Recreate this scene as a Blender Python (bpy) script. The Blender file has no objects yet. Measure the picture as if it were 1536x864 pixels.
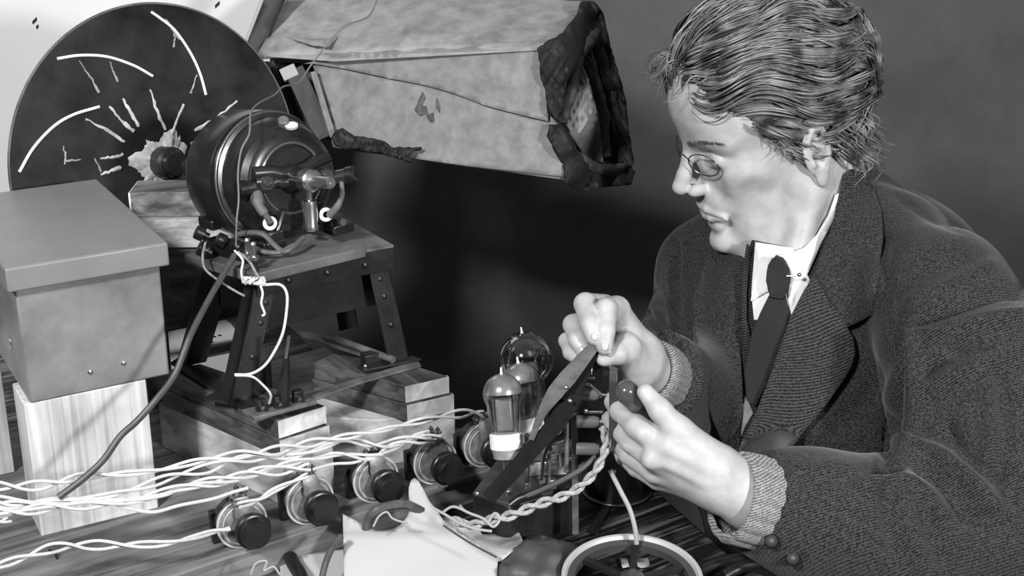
import bpy, bmesh, math, random
import numpy as np
from mathutils import Vector, Matrix, geometry
from mathutils.bvhtree import BVHTree
random.seed(7); rng = np.random.default_rng(7)
COL = bpy.context.scene.collection
# ---------------------------------------------------------------- camera model (metres)
TILT = math.radians(20.4); FPX = 2100.0; CZ = 1.41; TZ = 0.75
FW = np.array([0, math.cos(TILT), -math.sin(TILT)]); UP = np.array([0, math.sin(TILT), math.cos(TILT)]); RT = np.array([1., 0, 0])
CAM = np.array([0, 0, CZ])
def ray(x, y): return FW + RT*(x-768)/FPX - UP*(y-432)/FPX
def P(x, y, d): return CAM + ray(x, y)*d                       # point seen at (x, y) at distance d
def T(x, y, h=0):                                              # point seen at (x, y) lying h above the table top
    r = ray(x, y); return CAM + r*((TZ+h-CZ)/r[2])
def PR(p):
    v = np.asarray(p)-CAM; d = v@FW; return 768+FPX*(v@RT)/d, 432-FPX*(v@UP)/d, d
def nrm(v): v = np.asarray(v, float); return v/np.linalg.norm(v)
def PW(pts): return [P(*p) for p in pts]
def TW(pts): return [T(*p) for p in pts]
AX = nrm([.83, .56, 0]); BX = nrm([-.56, .83, 0]); ZX = np.array([0, 0, 1.])
# ---------------------------------------------------------------- materials
MATS = {}
def mat(name, g=.5, rough=.6, metal=0., var=0., scale=20., bump=0., bscale=200., spec=.5, stretch=None, yaw=0., dark=None, detail=6., kind='noise', trans=0., emit=0., alpha=1., bdist=.0006, sheen=0., coat=0.):
    if name in MATS: return MATS[name]
    m = bpy.data.materials.new(name); m.use_nodes = True; nt = m.node_tree; N = nt.nodes; L = nt.links
    b = N['Principled BSDF']; b.inputs['Roughness'].default_value = rough; b.inputs['Metallic'].default_value = metal
    b.inputs['Base Color'].default_value = (g, g, g, 1); b.inputs['Specular IOR Level'].default_value = spec
    b.inputs['Transmission Weight'].default_value = trans; b.inputs['Sheen Weight'].default_value = sheen
    b.inputs['Coat Weight'].default_value = coat
    tc = N.new('ShaderNodeTexCoord'); mp = N.new('ShaderNodeMapping')
    L.new(tc.outputs['Object'], mp.inputs['Vector'])
    if stretch: mp.inputs['Scale'].default_value = stretch
    mp2 = None
    src = mp
    if yaw:
        r = N.new('ShaderNodeMapping'); r.inputs['Rotation'].default_value = (0, 0, yaw); L.new(tc.outputs['Object'], r.inputs['Vector']); L.new(r.outputs[0], mp.inputs['Vector'])
    if var:
        n = N.new('ShaderNodeTexNoise'); n.inputs['Scale'].default_value = scale; n.inputs['Detail'].default_value = detail; n.inputs['Roughness'].default_value = .65
        L.new(src.outputs[0], n.inputs['Vector'])
        cr = N.new('ShaderNodeValToRGB'); lo = max(0., g*(1-var)) if dark is None else dark; hi = min(1., g*(1+var))
        cr.color_ramp.elements[0].position = .33; cr.color_ramp.elements[0].color = (lo, lo, lo, 1)
        cr.color_ramp.elements[1].position = .67; cr.color_ramp.elements[1].color = (hi, hi, hi, 1)
        L.new(n.outputs['Fac'], cr.inputs['Fac']); L.new(cr.outputs['Color'], b.inputs['Base Color'])
    if bump:
        n2 = N.new('ShaderNodeTexNoise'); n2.inputs['Scale'].default_value = bscale; n2.inputs['Detail'].default_value = 4
        L.new(src.outputs[0], n2.inputs['Vector'])
        bp = N.new('ShaderNodeBump'); bp.inputs['Strength'].default_value = bump; bp.inputs['Distance'].default_value = bdist
        L.new(n2.outputs['Fac'], bp.inputs['Height']); L.new(bp.outputs['Normal'], b.inputs['Normal'])
    MATS[name] = m; return m
def wood(name, lo, hi, yaw, along=(2, 60, 60), rough=.65, bump=.3):
    """grain runs along local X after turning by -yaw"""
    if name in MATS: return MATS[name]
    m = bpy.data.materials.new(name); m.use_nodes = True; nt = m.node_tree; N = nt.nodes; L = nt.links
    b = N['Principled BSDF']; b.inputs['Roughness'].default_value = rough; b.inputs['Specular IOR Level'].default_value = .3
    tc = N.new('ShaderNodeTexCoord'); r = N.new('ShaderNodeMapping'); r.inputs['Rotation'].default_value = (0, 0, -yaw); L.new(tc.outputs['Object'], r.inputs['Vector'])
    mp = N.new('ShaderNodeMapping'); mp.inputs['Scale'].default_value = along; L.new(r.outputs[0], mp.inputs['Vector'])
    n = N.new('ShaderNodeTexNoise'); n.inputs['Scale'].default_value = 2.2; n.inputs['Detail'].default_value = 7; n.inputs['Distortion'].default_value = .6; L.new(mp.outputs[0], n.inputs['Vector'])
    n3 = N.new('ShaderNodeTexNoise'); n3.inputs['Scale'].default_value = 14; n3.inputs['Detail'].default_value = 5; L.new(r.outputs[0], n3.inputs['Vector'])
    mx = N.new('ShaderNodeMath'); mx.operation = 'MULTIPLY_ADD'; mx.inputs[1].default_value = .45; L.new(n3.outputs['Fac'], mx.inputs[0])
    sc = N.new('ShaderNodeMath'); sc.operation = 'MULTIPLY'; sc.inputs[1].default_value = .6; L.new(n.outputs['Fac'], sc.inputs[0]); L.new(sc.outputs[0], mx.inputs[2])
    cr = N.new('ShaderNodeValToRGB'); cr.color_ramp.elements[0].position = .4; cr.color_ramp.elements[0].color = (lo, lo, lo, 1); cr.color_ramp.elements[1].position = .64; cr.color_ramp.elements[1].color = (hi, hi, hi, 1)
    L.new(mx.outputs[0], cr.inputs['Fac']); L.new(cr.outputs['Color'], b.inputs['Base Color'])
    bp = N.new('ShaderNodeBump'); bp.inputs['Strength'].default_value = bump; bp.inputs['Distance'].default_value = .0008; L.new(n.outputs['Fac'], bp.inputs['Height']); L.new(bp.outputs['Normal'], b.inputs['Normal'])
    MATS[name] = m; return m
# ---------------------------------------------------------------- object helpers
def tag(o, label=None, cat=None, group=None, kind=None):
    if label: o['label'] = label
    if cat: o['category'] = cat
    if group: o['group'] = group
    if kind: o['kind'] = kind
    return o
def thing(name, loc, label, cat, group=None):
    o = bpy.data.objects.new(name, None); COL.objects.link(o); o.location = Vector([float(c) for c in loc]); o.empty_display_size = .02
    o['wloc'] = [float(c) for c in loc]
    return tag(o, label, cat, group)
def wl(o):
    p = np.zeros(3)
    while o is not None:
        p = p+np.array(o.location); o = o.parent
    return p
class MB:
    def __init__(s): s.v = []; s.f = []
    def add(s, vs, fs):
        k = len(s.v); s.v += [tuple(float(c) for c in v) for v in vs]; s.f += [tuple(i+k for i in f) for f in fs]; return s
    def box(s, c, h, ax=(1., 0, 0), ay=None, az=(0, 0, 1.)):
        c = np.asarray(c, float); ax = nrm(ax); az = nrm(az); ay = nrm(np.cross(az, ax)) if ay is None else nrm(ay)
        vs = [c+ax*h[0]*i+ay*h[1]*j+az*h[2]*k for k in (-1, 1) for j in (-1, 1) for i in (-1, 1)]
        return s.add(vs, [(0, 2, 3, 1), (4, 5, 7, 6), (0, 1, 5, 4), (1, 3, 7, 5), (3, 2, 6, 7), (2, 0, 4, 6)])
    def prism(s, pts, vec):
        n = len(pts); vec = np.asarray(vec, float); a = [np.asarray(p, float) for p in pts]
        return s.add(a+[p+vec for p in a], [tuple(range(n))[::-1], tuple(range(n, 2*n))]+[(i, (i+1) % n, n+(i+1) % n, n+i) for i in range(n)])
    def tube(s, path, r, n=10, cap=True, squash=None):
        path = [np.asarray(p, float) for p in path]; m = len(path)
        rr = [r]*m if np.isscalar(r) else list(r)
        t = [nrm(path[min(i+1, m-1)]-path[max(i-1, 0)]) for i in range(m)]
        u = np.cross(t[0], [0, 0, 1.]); u = nrm(u) if np.linalg.norm(u) > 1e-3 else np.array([1., 0, 0])
        vs = []
        for i in range(m):
            u = nrm(u-t[i]*(u@t[i])); w = np.cross(t[i], u)
            for k in range(n):
                a = 2*math.pi*k/n; vs.append(path[i]+rr[i]*(u*math.cos(a)+w*math.sin(a)))
        fs = [(i*n+k, i*n+(k+1) % n, (i+1)*n+(k+1) % n, (i+1)*n+k) for i in range(m-1) for k in range(n)]
        if cap: fs += [tuple(range(n))[::-1], tuple(range((m-1)*n, m*n))]
        return s.add(vs, fs)
    def lathe(s, o, ax, prof, n=40, sx=1., ux=None, cap=True):
        """prof: (distance along axis, radius) list"""
        o = np.asarray(o, float); ax = nrm(ax); u = np.cross(ax, [0, 0, 1.]) if ux is None else np.asarray(ux, float)
        u = nrm(u-ax*(u@ax)) if np.linalg.norm(u) > 1e-3 else np.array([1., 0, 0]); w = np.cross(ax, u)
        vs = []; m = len(prof)
        for (t, r) in prof:
            for k in range(n):
                a = 2*math.pi*k/n; vs.append(o+ax*t+max(r, 1e-5)*(u*math.cos(a)*sx+w*math.sin(a)))
        fs = [(i*n+k, i*n+(k+1) % n, (i+1)*n+(k+1) % n, (i+1)*n+k) for i in range(m-1) for k in range(n)]
        if cap: fs += [tuple(range(n))[::-1], tuple(range((m-1)*n, m*n))]
        return s.add(vs, fs)
    def cyl(s, a, b, r, n=20): 
        a = np.asarray(a, float); b = np.asarray(b, float); return s.lathe(a, b-a, [(0, r), (np.linalg.norm(b-a), r)], n)
    def ball(s, c, r, n=16):
        pr = [(-r*math.cos(math.pi*i/n), r*math.sin(math.pi*i/n)) for i in range(n+1)]
        return s.lathe(c, (0, 0, 1), pr, 2*n)
    def ring(s, c, ax, R, r, n=48, m=10):
        c = np.asarray(c, float); ax = nrm(ax); u = np.cross(ax, [0, 0, 1.]); u = nrm(u) if np.linalg.norm(u) > 1e-3 else np.array([1., 0, 0]); w = np.cross(ax, u)
        vs = []
        for i in range(n):
            a = 2*math.pi*i/n; d = u*math.cos(a)+w*math.sin(a)
            for k in range(m):
                b = 2*math.pi*k/m; vs.append(c+d*(R+r*math.cos(b))+ax*r*math.sin(b))
        return s.add(vs, [(i*m+k, ((i+1) % n)*m+k, ((i+1) % n)*m+(k+1) % m, i*m+(k+1) % m) for i in range(n) for k in range(m)])
    def build(s, name, m, parent=None, smooth=True, bevel=0., seg=2, origin=None, angle=40, subsurf=0, solid=0., weld=False):
        base = wl(parent) if parent is not None else (np.asarray(origin, float) if origin is not None else np.mean(np.array(s.v), axis=0)*[1, 1, 0]+[0, 0, min(v[2] for v in s.v)])
        me = bpy.data.meshes.new(name); me.from_pydata([tuple(np.array(v)-base) for v in s.v], [], s.f); me.update()
        bm = bmesh.new(); bm.from_mesh(me); bmesh.ops.recalc_face_normals(bm, faces=bm.faces); bm.to_mesh(me); bm.free()
        o = bpy.data.objects.new(name, me); COL.objects.link(o); me.materials.append(m)
        if parent is not None: o.parent = parent
        else: o.location = Vector([float(c) for c in base])
        if smooth:
            me.shade_smooth()
            try: me.set_sharp_from_angle(angle=math.radians(angle))
            except Exception: pass
        if solid:
            md = o.modifiers.new('sol', 'SOLIDIFY'); md.thickness = solid; md.offset = 0
        if bevel:
            md = o.modifiers.new('bev', 'BEVEL'); md.width = bevel; md.segments = seg; md.limit_method = 'ANGLE'; md.angle_limit = math.radians(35)
        if subsurf:
            md = o.modifiers.new('sub', 'SUBSURF'); md.levels = subsurf; md.render_levels = subsurf
        return o
def slab(pts, h0, h1, href=None):
    """vertical-sided block: pts are the pixels of its top corners, at height h1 above the table"""
    top = [T(x, y, h1 if href is None else href) for x, y in pts]; b = [np.array([p[0], p[1], TZ+h0]) for p in top]
    return MB().prism(b, (0, 0, h1-h0))
def cr_spline(pts, n=8):
    p = [np.asarray(q, float) for q in pts]; p = [2*p[0]-p[1]]+p+[2*p[-1]-p[-2]]; out = []
    for i in range(1, len(p)-2):
        for k in range(n):
            t = k/n; out.append(.5*((2*p[i])+(-p[i-1]+p[i+1])*t+(2*p[i-1]-5*p[i]+4*p[i+1]-p[i+2])*t*t+(-p[i-1]+3*p[i]-3*p[i+1]+p[i+2])*t**3))
    out.append(p[-2]); return out
def copy_tree(o, parent=None):
    c = o.copy(); COL.objects.link(c); c.parent = parent
    for ch in [x for x in o.children]: copy_tree(ch, c)
    return c
def patch(poly, depth, step=8., curve=True):
    """a sheet whose outline is poly (pixels); depth(x, y) -> world point. returns MB"""
    if curve:
        q = []
        for i in range(len(poly)):
            a = np.array(poly[i], float); b = np.array(poly[(i+1) % len(poly)], float); k = max(1, int(np.hypot(*(b-a))/step))
            q += [tuple(a+(b-a)*j/k) for j in range(k)]
        poly = q
    xs = [p[0] for p in poly]; ys = [p[1] for p in poly]; pts = [Vector(p) for p in poly]; n = len(pts)
    y = min(ys)+step/2; row = 0
    def inside(px, py):
        c = False; j = n-1
        for i in range(n):
            if (poly[i][1] > py) != (poly[j][1] > py) and px < (poly[j][0]-poly[i][0])*(py-poly[i][1])/(poly[j][1]-poly[i][1])+poly[i][0]: c = not c
            j = i
        return c
    P2 = np.array(poly)
    while y < max(ys):
        x = min(xs)+(step/2 if row % 2 else 0)
        while x < max(xs):
            if inside(x, y) and np.min(np.hypot(P2[:, 0]-x, P2[:, 1]-y)) > step*.45: pts.append(Vector((x, y)))
            x += step
        y += step*.87; row += 1
    V, E, F_, *_ = geometry.delaunay_2d_cdt(pts, [(i, (i+1) % n) for i in range(n)], [], 1, 1e-4)
    mb = MB(); mb.px = [tuple(v) for v in V]; mb.add([depth(v[0], v[1]) for v in V], [tuple(f) for f in F_]); return mb
# ---------------------------------------------------------------- distance-field modelling for organic shapes
def smin(a, b, k): h = np.clip(.5+.5*(b-a)/k, 0, 1); return b+(a-b)*h-k*h*(1-h)
def smax(a, b, k): return -smin(-a, -b, k)
def sd_ball(p, c, r): return np.linalg.norm(p-np.asarray(c), axis=1)-r
def sd_ell(p, c, r, R=None):
    q = p-np.asarray(c); q = q@np.asarray(R) if R is not None else q      # R columns are the axes
    r = np.asarray(r); k0 = np.linalg.norm(q/r, axis=1); k1 = np.linalg.norm(q/(r*r), axis=1); return k0*(k0-1)/np.maximum(k1, 1e-9)
def sd_cone(p, a, b, ra, rb):
    a = np.asarray(a, float); b = np.asarray(b, float); ab = b-a; t = np.clip(((p-a)@ab)/max(ab@ab, 1e-12), 0, 1)
    return np.linalg.norm(p-a-t[:, None]*ab, axis=1)-(ra+(rb-ra)*t)
def sd_poly(p, pts, rs, k=.004):
    d = None
    for i in range(len(pts)-1):
        e = sd_cone(p, pts[i], pts[i+1], rs[i], rs[i+1]); d = e if d is None else (smin(d, e, k) if k else np.minimum(d, e))
    return d
def nets(f, lo, hi, h, B=8):
    lo = np.asarray(lo, float); hi = np.asarray(hi, float); n = (np.ceil((hi-lo)/h/B).astype(int))*B+1
    G = np.full(n, 1., np.float32); nb = (n-1)//B
    bi = np.stack(np.meshgrid(*[np.arange(k) for k in nb], indexing='ij'), -1).reshape(-1, 3)
    cen = lo+(bi*B+B/2)*h; val = f(cen); act = bi[np.abs(val) < B*h*.87*1.25+2*h]
    ins = bi[(val < 0)]
    for b in ins: G[b[0]*B:b[0]*B+B+1, b[1]*B:b[1]*B+B+1, b[2]*B:b[2]*B+B+1] = -1
    for b in bi[(val >= 0)]: G[b[0]*B:b[0]*B+B+1, b[1]*B:b[1]*B+B+1, b[2]*B:b[2]*B+B+1] = 1
    off = np.stack(np.meshgrid(*[np.arange(B+1)]*3, indexing='ij'), -1).reshape(-1, 3)
    for i in range(0, len(act), 64):
        ch = act[i:i+64]; pts = (lo+((ch[:, None]*B+off[None])*h)).reshape(-1, 3); v = f(pts).astype(np.float32).reshape(len(ch), B+1, B+1, B+1)
        for j, b in enumerate(ch): G[b[0]*B:b[0]*B+B+1, b[1]*B:b[1]*B+B+1, b[2]*B:b[2]*B+B+1] = v[j]
    S = G < 0; cs = [(i, j, k) for i in (0, 1) for j in (0, 1) for k in (0, 1)]; m = n-1
    def sub(A, c): return A[c[0]:c[0]+m[0], c[1]:c[1]+m[1], c[2]:c[2]+m[2]]
    cnt = sum(sub(S, c).astype(np.int8) for c in cs); mix = (cnt > 0) & (cnt < 8); idx = np.argwhere(mix); ID = np.full(m, -1, np.int64); ID[mix] = np.arange(len(idx))
    acc = np.zeros((len(idx), 3)); num = np.zeros(len(idx))
    for a in cs:
        for ax in range(3):
            if a[ax]: continue
            b = list(a); b[ax] = 1; va = G[tuple((idx+a).T)]; vb = G[tuple((idx+b).T)]; c = (va < 0) != (vb < 0); t = np.where(c, va/(va-vb+1e-12), 0)
            pt = np.repeat(np.array([a], float), len(idx), 0); pt[:, ax] = t; acc += pt*c[:, None]; num += c
    V = lo+(idx+acc/num[:, None])*h; Fs = []
    for ax in range(3):
        o1, o2 = (ax+1) % 3, (ax+2) % 3; sl0 = [slice(None)]*3; sl1 = [slice(None)]*3; sl0[ax] = slice(0, -1); sl1[ax] = slice(1, None)
        e = np.argwhere(S[tuple(sl0)] != S[tuple(sl1)]); e = e[(e[:, o1] > 0) & (e[:, o2] > 0) & (e[:, o1] < m[o1]) & (e[:, o2] < m[o2])]
        q = []
        for d1, d2 in ((0, 0), (1, 0), (1, 1), (0, 1)):
            c = e.copy(); c[:, o1] -= d1; c[:, o2] -= d2; q.append(ID[tuple(c.T)])
        q = np.stack(q, 1); fl = S[tuple(e.T)]; q[fl] = q[fl][:, ::-1]; Fs.append(q)
    F_ = np.concatenate(Fs); F_ = F_[(F_ >= 0).all(1)]; return V, F_[:, ::-1]
def relax(V, F_, it=2, lam=.5):
    n = len(V); e = np.concatenate([F_[:, [0, 1]], F_[:, [1, 2]], F_[:, [2, 3]], F_[:, [3, 0]]]); e = np.concatenate([e, e[:, ::-1]])
    deg = np.bincount(e[:, 0], minlength=n)[:, None]
    for _ in range(it):
        s = np.stack([np.bincount(e[:, 0], weights=V[e[:, 1], k], minlength=n) for k in range(3)], 1); V = V+lam*(s/np.maximum(deg, 1)-V)
    return V
def vnormals(V, F_):
    a = V[F_[:, 2]]-V[F_[:, 0]]; b = V[F_[:, 3]]-V[F_[:, 1]]; nn = np.cross(a, b); N = np.zeros_like(V)
    for k in range(4): np.add.at(N, F_[:, k], nn)
    return N/np.maximum(np.linalg.norm(N, axis=1), 1e-12)[:, None]
def raw(name, V, F_, m, parent):
    base = wl(parent); me = bpy.data.meshes.new(name); me.from_pydata((V-base).tolist(), [], F_.tolist()); me.update(); me.materials.append(m); me.shade_smooth()
    bm = bmesh.new(); bm.from_mesh(me); bmesh.ops.recalc_face_normals(bm, faces=bm.faces); bm.to_mesh(me); bm.free()
    o = bpy.data.objects.new(name, me); COL.objects.link(o); o.parent = parent; return o
# ================================================================ setting, camera, light
YA = math.atan2(AX[1], AX[0]); YB = math.atan2(BX[1], BX[0])
M_wall = mat('dark_painted_plaster', .098, .55, var=.22, scale=5, bump=.25, bscale=60, spec=.3)
M_room = mat('room_plaster', .12, .9)
M_table = wood('dark_stained_table_wood', .008, .24, YA, (4, 90, 90), .6, .6)
_r = [n for n in M_table.node_tree.nodes if n.type == 'VALTORGB'][0]; _r.color_ramp.elements[0].position = .50; _r.color_ramp.elements[1].position = .70
def wallbox(name, c, h, m):
    o = MB().box(c, h).build(name, m, smooth=False); tag(o, kind='structure'); return o
wallbox('wall_back', (0, 2.24, 1.3), (2.6, .04, 1.3), M_wall)
wallbox('wall_left', (-2.24, .4, 1.3), (.04, 1.8, 1.3), M_room)
wallbox('wall_right', (2.24, .4, 1.3), (.04, 1.8, 1.3), M_room)
wallbox('wall_front', (0, -1.74, 1.3), (2.28, .04, 1.3), M_room)
fl = wallbox('floor', (0, .2, -.05), (2.6, 2.2, .05), M_room)
# table: its right-hand edge stops in front of the seated man
tb = thing('work_table', (-.2, 1.2, 0), 'dark scratched wooden workbench carrying all the apparatus', 'table')
pr_ = [T(960, 668), T(985, 735), T(1150, 880), T(1150, 880)+np.array([-.1, -.5, 0]), (-1.3, .45, TZ), (-1.3, 1.75, TZ), (-.34, 1.75, TZ), T(560, 610), T(690, 640)]
MB().prism([np.array([p[0], p[1], TZ-.035]) for p in pr_], (0, 0, .035)).build('tabletop', M_table, tb, bevel=.003)
for x, y in ((-1.2, .55), (-1.2, 1.68), (.05, .62), (-.14, 1.3)):
    MB().prism([(x-.03, y-.03, 0), (x+.03, y-.03, 0), (x+.03, y+.03, 0), (x-.03, y+.03, 0)], (0, 0, TZ-.035)).build('leg', M_table, tb, bevel=.002)
cam = bpy.data.cameras.new('camera'); co = bpy.data.objects.new('camera', cam); COL.objects.link(co)
co.location = (0, 0, CZ); co.rotation_euler = (math.pi/2-TILT, 0, 0); cam.sensor_width = 36; cam.lens = FPX/1536*36; cam.clip_start = .05
cam.dof.use_dof = False
bpy.context.scene.camera = co
W = bpy.data.worlds.new('world'); bpy.context.scene.world = W; W.use_nodes = True; W.node_tree.nodes['Background'].inputs[0].default_value = (1, 1, 1, 1); W.node_tree.nodes['Background'].inputs[1].default_value = .22
def area(name, loc, target, size, power):
    l = bpy.data.lights.new(name, 'AREA'); l.size = size; l.energy = power; o = bpy.data.objects.new(name, l); COL.objects.link(o); o.location = loc
    o.rotation_euler = (Vector(target)-Vector(loc)).to_track_quat('-Z', 'Y').to_euler(); return o
area('flash_lamp_right', (.95, -.10, 1.50), (-.05, 1.3, .98), .16, 25)
area('flash_lamp_left', (-.75, -.25, 2.15), (.1, 1.4, 1.0), .22, 46)
vs = bpy.context.scene.view_settings; vs.view_transform = 'Standard'; vs.look = 'None'; vs.exposure = 0; vs.gamma = 1; vs.use_curve_mapping = False
# ================================================================ plank with the rheostats
M_plank = wood('brown_plank_wood', .06, .24, YA, (2, 50, 50), .6, .5)
M_block = wood('pale_sawn_wood', .36, .72, YA, (60, 60, 1.5), .7, .3)
M_dwood = wood('brown_board_wood', .03, .12, YB, (2, 50, 50), .55, .4)
M_end = wood('end_grain_wood', .40, .9, YB, (60, 22, 22), .8, .5)  # end grain, its tone raised to carry the light on the board ends
M_light = wood('light_packing_wood', .22, .62, YB, (8, 20, 20), .75, .4)
pf0 = T(260, 864, .03); pf1 = T(714, 711, .03); ad = nrm(pf1-pf0); bd = np.array([-ad[1], ad[0], 0])
c0 = pf0-ad*.335; c1 = pf1+ad*.035
tpl = [c0, c1, c1+bd*.36, c0+bd*.36]
o = MB().prism([np.array([p[0], p[1], TZ]) for p in tpl], (0, 0, .03)).build('base_plank', M_plank, bevel=.0015)
tag(o, 'long brown wooden plank carrying the row of black knobs', 'plank')
PH = .03
# pale blocks under the tin box
def uprect(p0, p1, depth, h0, h1):
    """block whose front face bottom edge runs p0->p1 (world), going back by depth"""
    a = np.asarray(p0, float); b = np.asarray(p1, float); d = nrm(b-a); n = np.array([-d[1], d[0], 0])
    q = [a, b, b+n*depth, a+n*depth]; return MB().prism([np.array([p[0], p[1], TZ+h0]) for p in q], (0, 0, h1-h0))
b0 = T(62, 805, PH); b1 = T(238, 762, PH)
o = uprect(b0, b1, .05, PH, .157).build('wooden_block', M_block, bevel=.001); tag(o, 'tall pale sawn wooden block under the right side of the tin box', 'block', 'pale blocks under the tin box')
q0 = P(-70, 668, 1.42); dq = nrm(b1-b0); q0 = b0+nrm([-.56, .83, 0])*.135-dq*.16
o = uprect(np.array([q0[0], q0[1], 0]), np.array([q0[0], q0[1], 0])+dq*.175, .05, PH, .157).build('wooden_block', M_block, bevel=.001); tag(o, 'pale wooden block at the far left edge, under the left side of the tin box', 'block', 'pale blocks under the tin box')
# ---- tin box
bx0 = T(45, 606, .157); bx1 = T(255, 562, .157); d_ = nrm(bx1-bx0); n_ = np.array([-d_[1], d_[0], 0]); L_ = np.linalg.norm(bx1-bx0)
tin = thing('tin_box', (bx0+bx1)/2+n_*.1, 'grey painted tin box with overhanging lid, at the left on wooden blocks', 'box')
M_tin = mat('grey_painted_tin', .20, .45, var=.28, scale=14, bump=.15, bscale=80, dark=.12, spec=.5)
M_tinl = mat('grey_tin_lid', .215, .42, var=.08, scale=18, bump=.12, bscale=120, spec=.5)
D_ = .215
bq = [bx0, bx1, bx1+n_*D_, bx0+n_*D_]
MB().prism(bq, (0, 0, .118)).build('body', M_tin, tin, bevel=.002)
lo_ = .007; lq = [bx0-d_*lo_-n_*lo_, bx1+d_*lo_-n_*lo_, bx1+d_*lo_+n_*(D_+lo_), bx0-d_*lo_+n_*(D_+lo_)]
MB().prism([q+[0, 0, .103] for q in lq], (0, 0, .021)).build('lid', M_tinl, tin, bevel=.002, seg=3)
M_steel = mat('bright_steel', .6, .3, 1.0, var=.15, scale=60)
for a, z in ((.43, .018), (.67, .02)):
    c = bx0+d_*L_*a+[0, 0, z]; MB().lathe(c, -n_, [(0, .0022), (.0012, .0019), (.002, .0)], 12).build('rivet', M_steel, tin)
c = bx0+n_*.055+[0, 0, .035]; MB().lathe(c-d_*0, -d_, [(-.001, .006), (.0008, .006), (.0008, .0035), (-.001, .0035)], 20, sx=.6).build('grommet', M_steel, tin)
# ---- wooden stacks under the motor stand
HS = .115
def board(pts, h0, h1, m, lab, grp, name='wooden_board'):
    o = slab(pts, h0, h1, HS).build(name, m, bevel=.001); tag(o, lab, 'board' if 'board' in name else 'block', grp); return o
L4 = [(417, 631), (488, 608), (300, 545), (240, 556)]
board(L4, .097, .1148, M_dwood, 'upper brown board of the left stack under the iron stand', 'boards stacked under the stand')
L4b = [(418, 633), (492, 610), (300, 545), (238, 556)]
board(L4b, .079, .0968, M_dwood, 'second brown board of the left stack under the iron stand', 'boards stacked under the stand')
R4 = [(608, 579), (673, 564), (619, 547), (520, 545)]
board([(608, 579), (673, 564), (619, 547), (500, 530), (470, 543)], .097, .1148, M_dwood, 'upper short board of the right stack under the iron stand', 'boards stacked under the stand')
board([(610, 581), (680, 565), (615, 547), (500, 530), (465, 543)], .079, .0968, M_dwood, 'second short board of the right stack, on the light block', 'boards stacked under the stand')
board([(419, 633), (497, 612), (300, 545), (232, 552)], PH, .0788, M_light, 'light wooden block at the bottom of the left stack', 'packing blocks on the plank', 'wooden_block')
board([(560, 578), (682, 566), (615, 546), (470, 540), (440, 560), (420, 569)], PH, .0788, M_light, 'light wooden block at the bottom of the right stack', 'packing blocks on the plank', 'wooden_block')
# pale sawn ends of the four brown boards are part of the boards themselves
def endcap(pa, pb, h0, h1, parent_name):
    a = T(*pa, HS); b = T(*pb, HS); n = nrm([-(b-a)[1], (b-a)[0], 0]); q = [a-n*.0006, b-n*.0006, b+n*.004, a+n*.004]
    o = MB().prism([np.array([p[0], p[1], TZ+h0+.0006]) for p in q], (0, 0, h1-h0-.0012)); return o
brd = [o for o in COL.objects if o.name.startswith('wooden_board')]
for o, (pa, pb) in zip(brd, (((417, 631), (488, 608)), ((418, 633), (492, 610)), ((608, 579), (673, 564)), ((610, 581), (680, 565)))):
    h0, h1 = (.097, .1148) if brd.index(o) % 2 == 0 else (.079, .0968)
    endcap(pa, pb, h0, h1, '').build('end_grain', M_end, o)
# ================================================================ iron stand
M_iron = mat('black_painted_iron', .016, .38, var=.5, scale=40, bump=.3, bscale=150, spec=.5)
M_ironl = mat('worn_iron_plate', .11, .45, var=.5, scale=30, bump=.2, bscale=200)
M_bk = mat('black_enamel', .012, .30, var=.3, scale=30, bump=.1, bscale=90, spec=1.0, coat=.1)
M_bakelite = mat('black_bakelite', .008, .35, spec=.5)
M_brass = mat('dull_brass', .45, .32, 1., var=.3, scale=80)
M_white = mat('white_porcelain', .8, .35)
HF = .1165
st = thing('iron_stand', T(470, 590, HF), 'black riveted angle-iron stand carrying the motor, set on two wooden stacks', 'stand')
def foot_pt(x, y, h=HF): return T(x, y, h)
# legs: foot pixel (at HF) -> top pixel at height .222
HT = .214
FR = foot_pt(600, 546); FL = foot_pt(360, 606)
TR = T(566, 404, HT); TL = T(402, 437, HT)
ux = nrm((FR-FL)*[1, 1, 0]); uy = np.array([-ux[1], ux[0], 0])
def leg(a, b, w=.012, t=.0022, sgn=1):
    m = MB()
    # angle section: face towards the front and flange going back
    m.prism([a-ux*w*.9, a+ux*w*.9, b+ux*w*.9, b-ux*w*.9], uy*t)
    s0 = -w*.9 if sgn < 0 else w*.9
    m.prism([a+ux*s0, a+ux*(s0-sgn*t), b+ux*(s0-sgn*t), b+ux*s0], uy*.022)
    return m
lr = leg(FR, TR+[0, 0, .012], sgn=1).build('leg', M_iron, st, bevel=.0006)
ll = leg(FL, TL+[0, 0, .012], sgn=-1).build('leg', M_iron, st, bevel=.0006)
DP = .088
BR_ = FR+uy*(DP+.02)+ux*.0; BL_ = FL+uy*(DP+.02)
lb = leg(BR_, TR+uy*DP+[0, 0, .012], sgn=1).build('leg', M_iron, st, bevel=.0006)
lb2 = leg(BL_, TL+uy*DP+[0, 0, .012], sgn=-1).build('leg', M_iron, st, bevel=.0006)
for lg, (a, b) in ((lr, (FR, TR)), (ll, (FL, TL))):
    for k in (.42, .72, .9):
        c = a+(b-a)*k; MB().lathe(c, -uy, [(-.001, .0034), (.0012, .0030), (.0024, .0012), (.0026, 0)], 14).build('rivet', M_iron, lg)
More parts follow.
